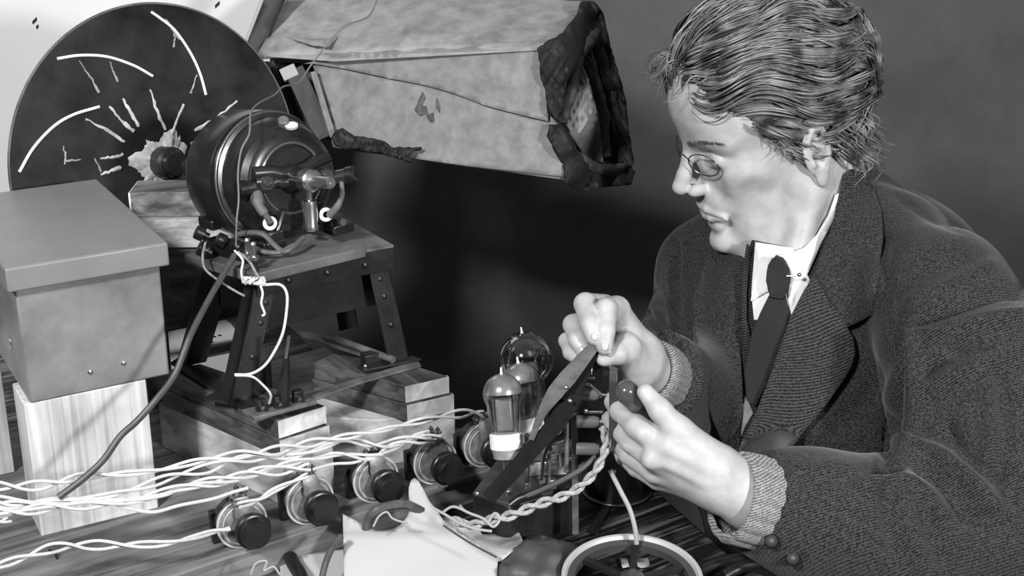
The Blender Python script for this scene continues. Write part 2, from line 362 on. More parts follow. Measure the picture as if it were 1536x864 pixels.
# top rails + recessed apron + top plate
z_ = np.array([0, 0, 1.])
e0 = TL-ux*.012; e1 = TR+ux*.016
m = MB().prism([e0-uy*.002-z_*.002, e1-uy*.002-z_*.002, e1-uy*.002+z_*.020, e0-uy*.002+z_*.020], -uy*.0022).build('front_rail', M_iron, st, bevel=.0006)
for k in (.22, .5, .78):
    c = e0+(e1-e0)*k+z_*.008-uy*.004; MB().lathe(c, -uy, [(-.001, .0036), (.0012, .0032), (.0024, .0012), (.0026, 0)], 14).build('rivet', M_iron, m)
MB().prism([e0+uy*.014-z_*.042, e1+uy*.014-z_*.042, e1+uy*.014+z_*.018, e0+uy*.014+z_*.018], uy*.004).build('apron', M_iron, st, bevel=.0006)
MB().prism([e0+uy*DP-z_*.04, e1+uy*DP-z_*.04, e1+uy*DP+z_*.018, e0+uy*DP+z_*.018], uy*.004).build('back_rail', M_iron, st)
tp = [e0-uy*.005+z_*.020, e1-uy*.005+z_*.020, e1+uy*(DP+.008)+z_*.020, e0+uy*(DP+.008)+z_*.020]
MB().prism(tp, z_*.003).build('top_plate', M_ironl, st, bevel=.0008)
ZTOP = tp[0][2]+.003-TZ
# base frame of flat iron
def flat(pts, h=HF, t=.0022, m=M_ironl, nm='base_strip'):
    return slab(pts, h-.0012, h+t-.0012, h).build(nm, m, st, bevel=.0004)
flat([(372, 626), (398, 611), (626, 541), (632, 549), (540, 575), (380, 634)])
flat([(255, 545), (268, 537), (395, 608), (372, 618)], h=HF+.0022, m=M_iron)
flat([(440, 500), (455, 495), (592, 536), (575, 545)], h=HF+.0022)
flat([(268, 533), (282, 541), (452, 506), (440, 496)], h=HF+.0044, m=M_iron)
flat([(305, 598), (348, 607), (356, 602), (330, 585)], h=HF+.001, m=M_iron, nm='corner_tab')
rk = [T(505, 548-42, HF+.012), T(590, 534, HF+.012)]
MB().cyl(rk[0]+z_*-.002, rk[1]-z_*.004, .0035).build('tie_rod', M_ironl, st)
cp = T(556, 541, HF+.003); MB().box(cp+z_*.003, (.0085, .006, .0055), ux).build('clamp_nut', M_iron, st, bevel=.0008)
# clamp plate at right foot
flat([(536, 551), (545, 543), (618, 535), (632, 539), (545, 557)], h=HF+.003, m=M_iron, nm='clamp_plate')
for q in ((548, 549), (588, 543)):
    MB().ball(T(*q, HF+.005), .0022, 8).build('screw', M_steel, st)
# ---- baseboard below the motor
HB = ZTOP+.002
bl_, bf_, br_ = T(276, 381, HB+.008), T(383, 411, HB+.008), T(549, 371, HB+.008)
bb_ = bl_+br_-bf_
bbq = [bl_, bf_, br_, bb_]
M_bb = mat('worn_baseboard', .10, .5, var=.5, scale=25, bump=.3, bscale=100)
o = MB().prism([np.array([q[0], q[1], TZ+HB-.0015]) for q in bbq], (0, 0, .0095)).build('motor_baseboard', M_bb, bevel=.001)
tag(o, 'flat worn board under the motor on top of the iron stand', 'board')
HM = HB+.008
# ================================================================ motor
MA = nrm([math.sin(math.radians(42))*math.cos(math.radians(8)), -math.cos(math.radians(42))*math.cos(math.radians(8)), math.sin(math.radians(8))])
MC = P(427, 266, 1.30)                     # centre of the front bell face
mo = thing('electric_motor', [MC[0], MC[1], TZ+HM], 'round black glossy electric motor on the iron stand, turning the big disc', 'motor')
def on(s, up=0, side=0):
    su = nrm(np.cross(MA, [0, 0, 1.])); uu = np.cross(su, MA); return MC+MA*s+uu*up+su*side
SU = nrm(np.cross(MA, [0, 0, 1.])); UU = np.cross(SU, MA)   # SU: to the left seen from front?
RB = .0525; RR = .061
MB().lathe(MC, MA, [(-.095, .02), (-.093, .046), (-.085, .056), (-.075, .0605), (-.035, .0615), (-.031, .0605), (-.030, .0575), (-.026, .0575), (-.0245, .0595), (-.018, .0595), (-.017, .056), (-.012, .0555), (-.006, .0535), (.004, .049), (.010, .043), (.0125, .037), (.0125, .033), (.010, .0315), (.004, .0305), (-.02, .030), (-.022, .0)], 96).build('housing', M_bk, mo, angle=30)
MB().ring(on(.0125), MA, .0325, .0016, 64).build('bell_rim', mat('polished_edge', .25, .25, .8), mo)
MB().ring(on(-.022), MA, .0597, .0012, 96).build('joint_ring', mat('polished_edge', .25, .25, .8), mo)
# armature seen inside the opening
arm = MB().lathe(on(-.02), MA, [(0, .024), (.014, .024), (.018, .018), (.024, .015)], 40).build('commutator', M_ironl, mo)
# bridge across the opening carrying the bearing
br2 = MB()
pth = cr_spline([on(.0135, .012, -.040), on(.0165, .0105, -.024), on(.018, .007, -.012), on(.018, .007, .012), on(.0165, .0105, .024), on(.0135, .012, .040)], 6)
br2.tube(pth, [.0062]*len(pth), 12); br2.tube([p-UU*.008 for p in pth], [.006]*len(pth), 12)
br2.build('bearing_bridge', M_bk, mo)
MB().lathe(on(.004), MA, [(0, .0135), (.014, .0135), (.018, .0115), (.030, .0105), (.032, .009)], 36).build('bearing_housing', M_bk, mo, angle=30)
MB().lathe(on(.030), MA, [(0, .0095), (.003, .0105), (.016, .0105), (.018, .009), (.018, .004)], 36).build('bearing_cap', M_steel, mo, angle=30)
MB().lathe(on(.045), MA, [(0, .0052), (.030, .0052), (.0315, .0045), (.0315, .0018), (.029, .0016)], 28).build('shaft', M_steel, mo, angle=30)
oc = on(.040)
MB().lathe(oc+np.array([0, 0, -.008]), (0, 0, -1), [(0, .0028), (.010, .0028), (.011, .0062), (.015, .0068), (.034, .0068), (.036, .0075), (.039, .0070), (.040, 0)], 28).build('oil_cup', M_steel, mo, angle=30)
# brush holders, their leads and grommets
bh = [(361, 282, 1.262, 392, 278, 1.272), (520, 262, 1.285, 500, 268, 1.29)]
for i, (x0, y0, d0, x1, y1, d1) in enumerate(bh):
    a = P(x0+4, y0+1, d0); b = P(x1, y1, d1); m = MB().cyl(a, b, .0072, 24); hb = m.build('brush_holder', M_bk, mo, bevel=.001)
    MB().lathe(a, nrm(a-b), [(-.002, .0082), (.005, .0082), (.006, .007), (.006, .003), (.004, .0)], 24).build('brush_cap', M_bakelite, hb)
    c = P(x1+9*(1 if i == 0 else -1), y1-3, d1-.004); MB().lathe(c, nrm(-ray(x1, y1)), [(-.01, .0085), (.004, .0085), (.006, .006), (.006, .0035), (.009, .003), (.009, 0)], 24).build('clamp_screw', M_bk, hb, angle=30)
ld = MB().tube(cr_spline([P(384, 290, 1.268), P(388, 308, 1.262), P(398, 322, 1.262), P(405, 333, 1.268)], 6), [.0060]*6+[.0045]*6+[.003]*7, 10); ld.build('brush_lead', mat('grey_sleeving', .12, .6), mo)
ld = MB().tube(cr_spline([P(512, 268, 1.285), P(513, 290, 1.28), P(507, 308, 1.28), P(494, 324, 1.286)], 6), [.0022]*6+[.0028]*6+[.0035]*7, 10); ld.build('brush_lead', mat('grey_sleeving', .12, .6), mo)
for q in ((405, 335, 1.27), (489, 322, 1.288)):
    c = P(*q); ax = nrm(MA+np.array([-.2, -.3, .0])); MB().ring(c, ax, .0048, .0020, 28, 10).build('grommet', M_white, mo)
# lower cheek of the housing and feet
MB().lathe(MC-MA*.03-np.array([0, 0, .003]), MA, [(-.05, .05), (-.04, .052), (.028, .054), (.036, .051), (.04, .046)], 64).build('lower_cheek', M_bk, mo, angle=30)
for (s, sd) in ((.022, -.040), (.022, .036), (-.07, -.040), (-.07, .036)):
    c = on(s, 0, sd); zt = TZ+HM
    q = nrm(MA*[1, 1, 0]); r = nrm(np.cross(q, z_)); base = np.array([c[0], c[1], zt])
    m = MB().box(base+z_*.005, (.013, .012, .005), q); m.box(base+z_*.012-r*(sd/abs(sd))*.004, (.010, .008, .006), q)
    m.prism([base+z_*.016-q*.009-r*np.sign(sd)*.004, base+z_*.016+q*.009-r*np.sign(sd)*.004, base+z_*.034+q*.004-r*np.sign(sd)*.016, base+z_*.034-q*.004-r*np.sign(sd)*.016], -r*np.sign(sd)*.005)
    m.build('foot', M_bk, mo, bevel=.0015)
for q in ((425, 181, 1.262),):
    MB().lathe(P(*q), nrm(-ray(425, 181)+UU), [(-.004, .005), (.001, .005), (.002, .004), (.002, 0)], 20).build('oil_plug', M_ironl, mo)
MB().lathe(P(437, 188, 1.262), nrm(-ray(437, 188)+UU*1.0), [(-.002, .004), (.0006, .004), (.001, 0)], 20, sx=1.5).build('oil_plug', mat('chipped_white_enamel', .6, .5), mo)
MB().lathe(P(514, 333, 1.30), nrm(MA), [(-.004, .0035), (.001, .0035), (.001, 0)], 16).build('screw', M_steel, mo)
MB().lathe(on(-.185), MA, [(0, .006), (.095, .006)], 24).build('rear_shaft', M_iron, mo)
MB().lathe(on(-.125), MA, [(0, .012), (.004, .015), (.016, .015), (.020, .012), (.032, .012)], 28).build('shaft_coupling', M_iron, mo)
# ---- terminal block left of motor
tbk = thing('terminal_block', T(345, 392, HM), 'black terminal block with four round nuts beside the motor', 'terminal block')
MB().prism([T(x, y, HM) for x, y in ((305, 378), (372, 396), (391, 389), (330, 370))], (0, 0, .012)).build('base', M_bakelite, tbk, bevel=.001)
for i, (x, y, d, ax) in enumerate(((298, 349, 1.262, 1), (330, 360, 1.255, 1), (302, 373, 1.25, 1), (349, 368, 1.25, 1))):
    b = P(x+9, y+4, d+.002); a = P(x, y, d)
    tn = MB().lathe(b, a-b, [(-.004, .0035), (.001, .0035), (.001, .0066), (.008, .0066), (.009, .0055), (.009, 0)], 20).build('nut', M_bakelite, tbk, angle=30)
    MB().cyl(P(x+10, y+6, d+.003), np.array([*P(x+10, y+6, d+.003)[:2], TZ+HM+.011]), .0028).build('post', M_brass, tbk)
for x, y in ((368, 370), (377, 376)):
    a = T(x+4, y+13, HM+.012); MB().lathe(a, z_, [(0, .005), (.003, .005), (.003, .0025), (.014, .0025), (.014, .003), (.016, .002)], 16).build('terminal_screw', M_steel, tbk, angle=30)
# ================================================================ disc
s_lo, s_hi = -.5, 0
for _ in range(40):
    s_ = (s_lo+s_hi)/2
    if PR(on(s_))[0] < 243: s_lo = s_
    else: s_hi = s_
DS = s_; DC = on(DS); dd = PR(DC)[2]; DR = .2/1.8*dd
print('disc', DS, DC, DR, PR(DC), 'z bottom', DC[2]-DR)
M_disc = mat('dark_scuffed_disc_card', .020, .42, var=.9, scale=9, bump=.2, bscale=40, spec=.25)
dk = thing('scanning_disc', DC, 'large thin dark disc with curved bright slots and radial glue streaks, behind the motor', 'disc')
MB().lathe(DC, MA, [(-.0012, 0), (-.0012, DR), (.0012, DR), (.0012, 0)], 160).build('disc_plate', M_disc, dk, angle=30)
MB().ring(DC, MA, DR, .0014, 160, 6).build('disc_edge', M_ironl, dk)
def dpt(x, y, off=.0016):     # where the line of sight meets the disc face
    r = ray(x, y); o_ = DC+MA*off; t = ((o_-CAM)@MA)/(r@MA); return CAM+r*t
M_rod = mat('bright_slot_edge', .92, .4)
M_glue = mat('pale_dried_glue', .5, .7, var=.4, scale=60, bump=.8, bscale=90, bdist=.002)
for arc in (((86, 88), (120, 83), (160, 85), (200, 98), (229, 114)), ((227, 18), (240, 27), (262, 45), (285, 78), (300, 110), (309, 142)), ((29, 258), (50, 222), (80, 190), (110, 172), (149, 160))):
    m = MB().tube([dpt(x, y, .002) for x, y in cr_spline(arc, 6)], .0015, 8).build('curved_slot', M_rod, dk)
streaks = [((128, 178), (160, 195), (187, 213)), ((185, 147), (195, 168), (208, 190)), ((225, 135), (235, 165), (248, 195)), ((276, 155), (265, 180), (256, 205)), ((164, 160), (180, 178), (200, 196)), ((150, 238), (165, 236), (185, 232)), ((150, 262), (165, 257), (182, 250)), ((94, 218), (98, 232), (97, 247)), ((122, 240), (98, 241)), ((165, 92), (170, 108), (176, 122)), ((118, 90), (135, 115), (149, 138)), ((262, 45), (262, 60), (260, 72)), ((296, 112), (285, 140)), ((355, 152), (325, 176), (292, 196)), ((330, 190), (312, 205), (285, 215)), ((248, 28), (262, 50), (270, 60)), ((142, 238), (152, 258))]
M_glued = mat('grey_dried_glue', .30, .7, var=.4, scale=60, bump=.8, bscale=90, bdist=.002)
for s in streaks:
    pth = [dpt(x+rng.uniform(-1, 1), y+rng.uniform(-1, 1), .001) for x, y in cr_spline(s, 5)]
    long_ = s[0] in ((128, 178), (185, 147), (225, 135), (276, 155), (355, 152), (150, 238), (150, 262), (164, 160))
    MB().tube(pth, [(.0021 if long_ else .0012)*rng.uniform(.6, 1.3)*(.6+.6*i/len(pth)) for i in range(len(pth))], 7).build('glue_streak', M_glue if long_ else M_glued, dk)
# rough patch of plaster round the hub
m = MB(); n_a = 64; vs_ = []
for j in range(9):
    for i in range(n_a):
        a = 2*math.pi*i/n_a; R_ = (.030+.006*math.sin(3*a+1)+.004*math.sin(7*a)+.003*rng.uniform(-1, 1))*(1-j/8.0)
        vs_.append(DC+MA*(.001+(.006*(1-(1-j/8)**2))+(.0012*rng.uniform(-1, 1) if 0 < j < 8 else 0))+SU*R_*math.cos(a)+UU*R_*math.sin(a)+UU*.0)
m.add(vs_, [(j*n_a+i, j*n_a+(i+1) % n_a, (j+1)*n_a+(i+1) % n_a, (j+1)*n_a+i) for j in range(8) for i in range(n_a)])
m.build('hub_plaster', M_glue, dk, angle=60)
MB().lathe(DC+MA*.004, MA, [(0, .017), (.018, .017), (.02, .014), (.03, .012)], 32).build('hub_flange', M_iron, dk, angle=30)
for a in (0.5, 2.0, 3.6, 5.2):
    c = DC+MA*.021+SU*.012*math.cos(a)+UU*.012*math.sin(a); MB().lathe(c, MA, [(0, .0025), (.008, .0025), (.008, .0)], 10).build('hub_bolt', M_steel, dk)
def onY_(x, y, p0, n): r = ray(x, y); return CAM+r*(((p0-CAM)@n)/(r@n))
# ---- beam and posts behind motor
M_beam = wood('grained_beam_wood', .07, .38, math.radians(22), (3, 45, 45), .6, .5)
ba, bb2 = P(193, 289, 1.40), P(372, 272, 1.40); hbm = ba[2]
bdv = nrm((bb2-ba)*[1, 1, 0]); bnv = np.array([-bdv[1], bdv[0], 0])
q0 = ba; q1 = ba+bdv*.15
o = MB().prism([q0-[0, 0, .026], q1-[0, 0, .026], q1+bnv*.045-[0, 0, .026], q0+bnv*.045-[0, 0, .026]], (0, 0, .026)).build('wooden_beam', M_beam, bevel=.001); tag(o, 'wooden beam with wavy grain just behind the tin box, below the disc hub', 'beam')
MB().prism([q0-[0, 0, .0255]-bdv*.0006, q0-[0, 0, .0005]-bdv*.0006, q0+bnv*.045-[0, 0, .0005]-bdv*.0006, q0+bnv*.045-[0, 0, .0255]-bdv*.0006], bdv*.002).build('end_grain', M_end, o)
M_blk2 = wood('pale_striped_wood', .30, .62, math.radians(22), (6, 70, 70), .7, .3)
z0 = hbm-.0262
q0b = q0-bdv*.0-bnv*.008; q1b = q0+bdv*.125-bnv*.008
o = MB().prism([[q[0], q[1], z0-.030] for q in (q0b, q1b, q1b+bnv*.05, q0b+bnv*.05)], (0, 0, .030)).build('wooden_board', M_blk2, bevel=.001); tag(o, 'pale striped wooden board under the wavy-grained beam', 'board')
q0c = q0b+bnv*.004; q1c = q1b+bnv*.004
M_post = wood('dark_panel_wood', .03, .14, math.radians(22), (3, 40, 40), .6, .5)
o = MB().prism([[q[0], q[1], TZ+PH+.0002] for q in (q0c, q1c, q1c+bnv*.04, q0c+bnv*.04)], (0, 0, z0-.0304-TZ-PH)).build('support_post', M_post, bevel=.001); tag(o, 'dark wooden upright between the tin box and the iron stand', 'post')
Yp = (q0c-bnv*.022)[1]
cq = [onY_(x, y, q0c-bnv*.014, bnv) for x, y in ((252, 498), (300, 488), (338, 480), (346, 486), (354, 497), (357, 512))]  # card added in place of the white screen that the post hides
M_cardw = mat('white_stand_in_card', .62, .7, var=.1, scale=30)
o = MB().prism(cq+[np.array([cq[-1][0], cq[-1][1], TZ+PH+.0003]), np.array([cq[0][0], cq[0][1], TZ+PH+.0003])], bnv*.0015).build('stand_in_card', M_cardw); tag(o, 'added white card with small ink marks, standing in for the white screen behind', 'card')
for x, y in ((312, 508), (322, 505), (330, 503), (318, 513), (300, 500)):
    c = onY_(x, y, q0c-bnv*.0142, bnv); MB().box(c, (.0016, .0004, .0007), bdv).build('ink_mark', M_iron, o)
# ---- white screen behind everything
M_scr = mat('white_paper_screen', .82, .7, var=.06, scale=4, bump=.1, bscale=20)
SD = DC-MA*.10; sdir = nrm([1, .02, 0]); sn = np.array([-.0, 1, 0])
def scr(x, y, d=1.86): return P(x, y, d)
sc_l = np.array([-1.1, 0, 0]); ys = P(300, 0, 1.80)[1]
def onY(x, y, Y): r = ray(x, y); return CAM+r*(Y/r[1])
ow = onY(412, 0, ys); ow2 = onY(372, 520, ys)
o = MB().prism([(-1.05, ys, 0), (ow2[0], ys, 0), (ow2[0], ys, ow2[2]), (ow[0], ys, ow[2]), (ow[0]+.01, ys, 1.62), (-1.05, ys, 1.62)], (0, .006, 0)).build('white_screen', M_scr, bevel=.0005)
tag(o, 'white board standing behind the dark disc at the upper left', 'board')
for x, y in ((52, 31), (56, 40), (326, 7)):
    c = onY(x, y, ys-.0008); MB().box(c, (.004 if y != 40 else .002, .0006, .002), nrm([1, 0, .9])).build('dark_mark', M_iron, o)
# ================================================================ cardboard hood
M_card = mat('weathered_cardboard', .21, .8, var=.25, scale=55, bump=.35, bscale=160, detail=9)
M_card2 = mat('pale_cardboard', .29, .8, var=.3, scale=35, bump=.35, bscale=160, detail=9)  # paler copy of the cardboard for the top sheets of the hood
M_tape = mat('black_torn_cloth', .010, .75, var=.6, scale=40, bump=.9, bscale=60, bdist=.002)
hd = thing('cardboard_hood', P(640, 240, 1.55), 'long weathered cardboard hood with black cloth bound open end, above the motor', 'hood')
A0 = (385, 87, 1.60); A1 = (826, 70, 1.50); A2 = (850, 268, 1.50); A3 = (500, 221, 1.58)
B0 = (462, -60, 1.74); AS = (474, 97, 1.575); B1 = (886, 4, 1.62); B2 = (949, 256, 1.66)
def quadpatch(cs, nu, nv, bulge=0., jag=0.):
    """bilinear sheet through four points"""
    a, b, c, d = [np.asarray(q) for q in cs]; nn = nrm(np.cross(b-a, d-a)); m = MB(); vs_ = []
    for j in range(nv+1):
        for i in range(nu+1):
            u, v = i/nu, j/nv; vs_.append((1-u)*(1-v)*a+u*(1-v)*b+u*v*c+(1-u)*v*d+nn*bulge*math.sin(math.pi*u)*math.sin(math.pi*v)+nn*.0012*rng.uniform(-1, 1))
    m.add(vs_, [(j*(nu+1)+i, j*(nu+1)+i+1, (j+1)*(nu+1)+i+1, (j+1)*(nu+1)+i) for j in range(nv) for i in range(nu)]); return m
quadpatch(PW([AS, A1, A2, A3]), 30, 14, -.004).build('side_panel', M_card, hd, solid=.003)
# lower layer on the side: paper sheet whose torn upper edge runs diagonally
def hood_side(off):
    a, b, c = [P(*q) for q in (A0, A1, A3)]; nn = nrm(np.cross(b-a, c-a)); nn = nn if nn@(CAM-a) > 0 else -nn
    def f(x, y):
        r = ray(x, y); t = ((a+nn*off-CAM)@nn)/(r@nn); return CAM+r*t
    return f
jag = lambda pts, s: [(x+rng.uniform(-s, s), y+rng.uniform(-s, s)) for x, y in pts]
edge = [(470, 98), (520, 106), (580, 119), (640, 131), (685, 144), (730, 161), (775, 173), (822, 184)]
edge = [tuple(p) for p in cr_spline(edge, 5)]
low = patch(jag(edge, .9)+[(836, 212), (850, 266), (700, 249), (508, 222), (490, 160)], hood_side(.006), 9); low.build('torn_lower_sheet', M_card, hd, solid=.003)
M_seam = mat('dark_seam', .01, .9)
upr = patch([(455, 96)]+[(x, y-2) for x, y in edge]+[(828, 120), (826, 74), (640, 76), (540, 85), (480, 90)], hood_side(.0095), 9); upr.build('upper_sheet', M_card, hd, solid=.003)
top = quadpatch(PW([A0, A1, B1, B0]), 30, 14, .005); top.build('top_panel', M_card2, hd, solid=.003)
# overlap flap on the top, left
def hood_top(off):
    a, b, c = [P(*q) for q in (A0, A1, B1)]; nn = nrm(np.cross(b-a, c-a)); nn = nn if nn[2] > 0 else -nn
    def f(x, y):
        r = ray(x, y); t = ((a+nn*off-CAM)@nn)/(r@nn); return CAM+r*t
    return f
f_ = hood_top(.007)
FE = np.array(cr_spline([(430, 56), (470, 68), (492, 69), (518, 44), (555, 27)], 8))
def curl(x, y):
    p = f_(x, y); e = max(0, 1-np.min(np.hypot(FE[:, 0]-x, FE[:, 1]-y))/28); rr_ = nrm(CAM-p); return p+rr_*.016*e**2
patch([(408, 44), (430, 56), (470, 68), (492, 69), (518, 44), (555, 27), (568, -20), (430, -20), (418, 10)], curl, 8).build('loose_flap', M_card2, hd, solid=.002)
patch([(390, 84), (500, 92), (830, 74), (880, 12), (700, -30), (460, -30), (420, 45), (402, 66)], hood_top(.0015), 14).build('top_sheet', M_card2, hd, solid=.001)
# far walls so that the hood is a real box
Bq = P(*A3)+(P(*B0)-P(*A0))
quadpatch([P(*B0), P(*B1), P(*B2), Bq], 8, 4).build('far_panel', M_card, hd, solid=.003)
quadpatch([P(*A3), P(*A2), P(*B2), Bq], 8, 4).build('bottom_panel', M_card, hd, solid=.003)
# black cloth round the open end: ribbons that follow the rim
def ribbon(path, w, thick=.003, tw=0.):
    pts = cr_spline(path, 6); m = MB(); n = len(pts); rr = [w*(.85+.3*rng.random()) if np.isscalar(w) else np.interp(i/(n-1), np.linspace(0, 1, len(w)), w)*(.85+.3*rng.random()) for i in range(n)]
    m.tube(pts, rr, 10); return m
rim = [A1, (840, 40, 1.52), (868, 12, 1.58), B1, (905, 30, 1.63), (918, 90, 1.645), (932, 160, 1.655), (945, 225, 1.66), B2, (920, 275, 1.62), (885, 278, 1.56), (856, 262, 1.51), (838, 215, 1.50), (826, 160, 1.50), (828, 100, 1.495), A1]
rm = MB()
def cloth_strip(poly, dl):
    """outline px with a list of (x, y, depth) controls"""
    ctl = np.array(dl, float)
    def f(x, y):
        w = 1/(1e-3+((ctl[:, 0]-x)**2+(ctl[:, 1]-y)**2)/100.)**1.5; d = (w*ctl[:, 2]).sum()/w.sum(); return P(x, y, d-.012+.003*math.sin(x*.5)*math.sin(y*.31)+.0012*rng.uniform(-1, 1))
    return patch(jag(poly, 1.3), f, 6)
cl = [(x, y, d-.004) for x, y, d in rim]
cloth_strip([(822, 62), (843, 52), (866, 20), (872, 2), (890, 3), (905, 20), (908, 40), (895, 62), (868, 86), (850, 120), (845, 170), (852, 185), (838, 184), (822, 168), (818, 135), (812, 115), (810, 90), (806, 72)], cl).build('cloth_binding', M_tape, hd, solid=.003)
cloth_strip([(905, 25), (914, 60), (928, 110), (938, 150), (943, 200), (950, 245), (944, 252), (932, 235), (922, 210), (916, 180), (908, 150), (900, 110), (890, 75), (894, 45)], cl).build('cloth_binding', M_tape, hd, solid=.003)
cloth_strip([(824, 186), (842, 186), (856, 205), (868, 230), (885, 246), (905, 253), (935, 245), (953, 258), (948, 275), (925, 280), (900, 280), (880, 288), (858, 282), (846, 268), (845, 245), (834, 230), (822, 205)], cl).build('cloth_binding', M_tape, hd, solid=.003)
M_tape2 = mat('grey_worn_cloth', .05, .7, var=.7, scale=50, bump=.9, bscale=60, bdist=.002)
for pth, w in ((((872, 80, 1.545), (862, 120, 1.53), (848, 165, 1.505), (842, 184, 1.50)), (.004, .006, .007, .005)), (((893, 50, 1.60), (880, 66, 1.56), (868, 82, 1.54)), (.006, .008, .006)), (((880, 84, 1.57), (890, 125, 1.59), (898, 170, 1.61), (906, 235, 1.62)), (.003, .009, .012, .008)), (((896, 70, 1.61), (910, 130, 1.63), (922, 190, 1.64), (934, 240, 1.65)), (.008, .010, .010, .006)), (((868, 235, 1.52), (888, 250, 1.55), (915, 256, 1.60), (938, 248, 1.64)), (.006, .007, .007, .004)), (((874, 88, 1.56), (888, 120, 1.58), (896, 155, 1.60)), (.002, .005, .003))):
    ribbon([P(*q) for q in pth], w).build('cloth_fold', M_tape2, hd)
cloth_strip([(872, 92), (884, 120), (896, 170), (906, 245), (880, 240), (862, 212), (846, 184), (858, 150), (866, 118)], [(872, 92, 1.56), (900, 245, 1.62), (850, 184, 1.535)]).build('added_lit_card', M_card, hd, solid=.003)  # card added near the opening to show a lit hood interior
# scraps on the lower left edge of the hood
cloth_strip([(498, 206), (505, 196), (514, 193), (530, 204), (545, 206), (560, 207), (576, 213), (588, 222), (600, 220), (634, 222), (622, 227), (612, 236), (620, 243), (606, 242), (596, 236), (582, 234), (568, 226), (550, 227), (535, 222), (518, 224), (505, 217)], [(500, 206, 1.555), (560, 215, 1.543), (620, 235, 1.545)]).build('cloth_scrap', M_tape, hd, solid=.004)
ribbon([P(*q) for q in ((560, 212, 1.54), (575, 220, 1.535), (590, 226, 1.535), (602, 236, 1.535))], .0035).build('cloth_fold', M_tape2, hd)
ribbon([P(*q) for q in ((508, 200, 1.548), (525, 210, 1.540), (545, 214, 1.54))], .0045).build('cloth_fold', M_tape2, hd)
for pl_ in ([(634, 138), (627, 152), (622, 166), (630, 174), (643, 170), (640, 160), (634, 158), (638, 146)], [(640, 172), (650, 170), (652, 182), (646, 184)], [(655, 146), (659, 158), (660, 170), (655, 160)]):
    patch(jag(pl_, 1), hood_side(.0088), 4).build('ink_stain', mat('dark_stain', .09, .8, var=.5, scale=90), hd, solid=.0004)
# ---- dark plate and wooden strips at the left end of the hood
M_plate = mat('dark_mottled_plate', .016, .6, var=.8, scale=14, bump=.15, bscale=40)
fpl = lambda x, y: P(x, y, 1.50+.0002*(x-385)+(170-y)*.00012)
o = patch([(398, -20), (350, 112), (370, 166), (440, 214), (500, 210), (474, 110), (470, 96), (392, 92), (410, 40), (436, -20)], lambda x, y: P(x, y, 1.625), 14).build('dark_plate', M_plate, solid=.004); tag(o, 'dark leaning plate by the white board, also standing for shade inside the hood end', 'plate')  # right part of the plate stands in for shade inside the open hood end
MB().tube([P(397, -10, 1.622), P(349, 113, 1.622)], .0022, 8).build('light_edge', mat('pale_edge', .38, .6), o)
def bar(p, q, w, t, name, m, parent=None):
    a = P(*p); b = P(*q); ax = nrm(b-a); n = nrm(-ray(*p[:2])); return MB().box((a+b)/2, (np.linalg.norm(b-a)/2, w, t), ax, None, nrm(n-ax*(n@ax))).build(name, m, parent, bevel=.0008)
M_strip = wood('dark_batten_wood', .006, .045, math.radians(60), (20, 20, 3), .5, .4)
o = bar((441, 104, 1.572), (488, 208, 1.572), .011, .005, 'wooden_batten', M_strip); tag(o, 'dark wooden batten at the left end of the hood, above the motor', 'batten', 'battens at the end of the hood')
b_ = bar((430, 101, 1.572), (438, 118, 1.572), .009, .006, 'batten_block', mat('pale_wood_end', .36, .7), o)
o = bar((400, 95, 1.60), (432, 178, 1.60), .009, .005, 'wooden_batten', M_strip); tag(o, 'darker thin batten left of the block-topped one, touching the dark plate', 'batten', 'battens at the end of the hood')
o = bar((470, 108, 1.562), (500, 206, 1.562), .0035, .004, 'wooden_batten', wood('mid_batten_wood', .08, .3, 1, (20, 20, 3))); tag(o, 'narrow lighter batten nearest the hood side, above the motor', 'batten', 'battens at the end of the hood')
# ---- thin wire from the flap over the motor
def wire(name, lab, cat, pts, r, m, twist=False, grp=None, n=8, pitch=.035, conv=P, loose=1.):
    c = cr_spline([conv(*p) for p in pts], n)
    if not twist: o = MB().tube(c, r, 8).build(name, m)
    else:
        # resample then wind two strands round the centre line
        L = [0.]
        for a, b in zip(c[:-1], c[1:]): L.append(L[-1]+np.linalg.norm(b-a))
        N = max(20, int(L[-1]/.004)); s = np.linspace(0, L[-1], N); cc = np.stack([np.interp(s, L, [p[k] for p in c]) for k in range(3)], 1)
        mb = MB()
        ph0 = rng.uniform(0, 6)
        for q in (0, math.pi):
            pp = []
            for i in range(N):
                t = nrm(cc[min(i+1, N-1)]-cc[max(0, i-1)]); u = nrm(np.cross(t, [0, 0, 1.])); w = np.cross(t, u); a = ph0+q+2*math.pi*s[i]/pitch+.6*math.sin(s[i]*23)
                rad = r*1.05*(1+loose*(.5+.5*math.sin(s[i]*31+ph0))); pp.append(cc[i]+(u*math.cos(a)+w*math.sin(a))*rad)
            mb.tube(pp, r, 7)
        o = mb.build(name, m)
    return tag(o, lab, cat, grp)
M_cord = mat('grey_cotton_cord', .22, .8, var=.3, scale=300)
M_wirew = mat('white_cotton_wire', .58, .75, var=.1, scale=300, bump=.5, bscale=900, bdist=.0004)
M_thin = mat('thin_dark_wire', .10, .5)
wire('thin_wire', 'thin wire hanging from the cardboard hood flap and down over the motor', 'wire', [(568, -5, 1.50), (552, 25, 1.48), (516, 40, 1.46), (485, 74, 1.46), (465, 100, 1.46), (448, 124, 1.44), (425, 130, 1.40), (412, 142, 1.36), (388, 155, 1.30), (376, 170, 1.262), (374, 200, 1.245), (362, 225, 1.24), (357, 260, 1.235), (358, 300, 1.235), (355, 330, 1.235), (354, 368, 1.245)], .0009, mat('grey_thin_wire', .16, .6))
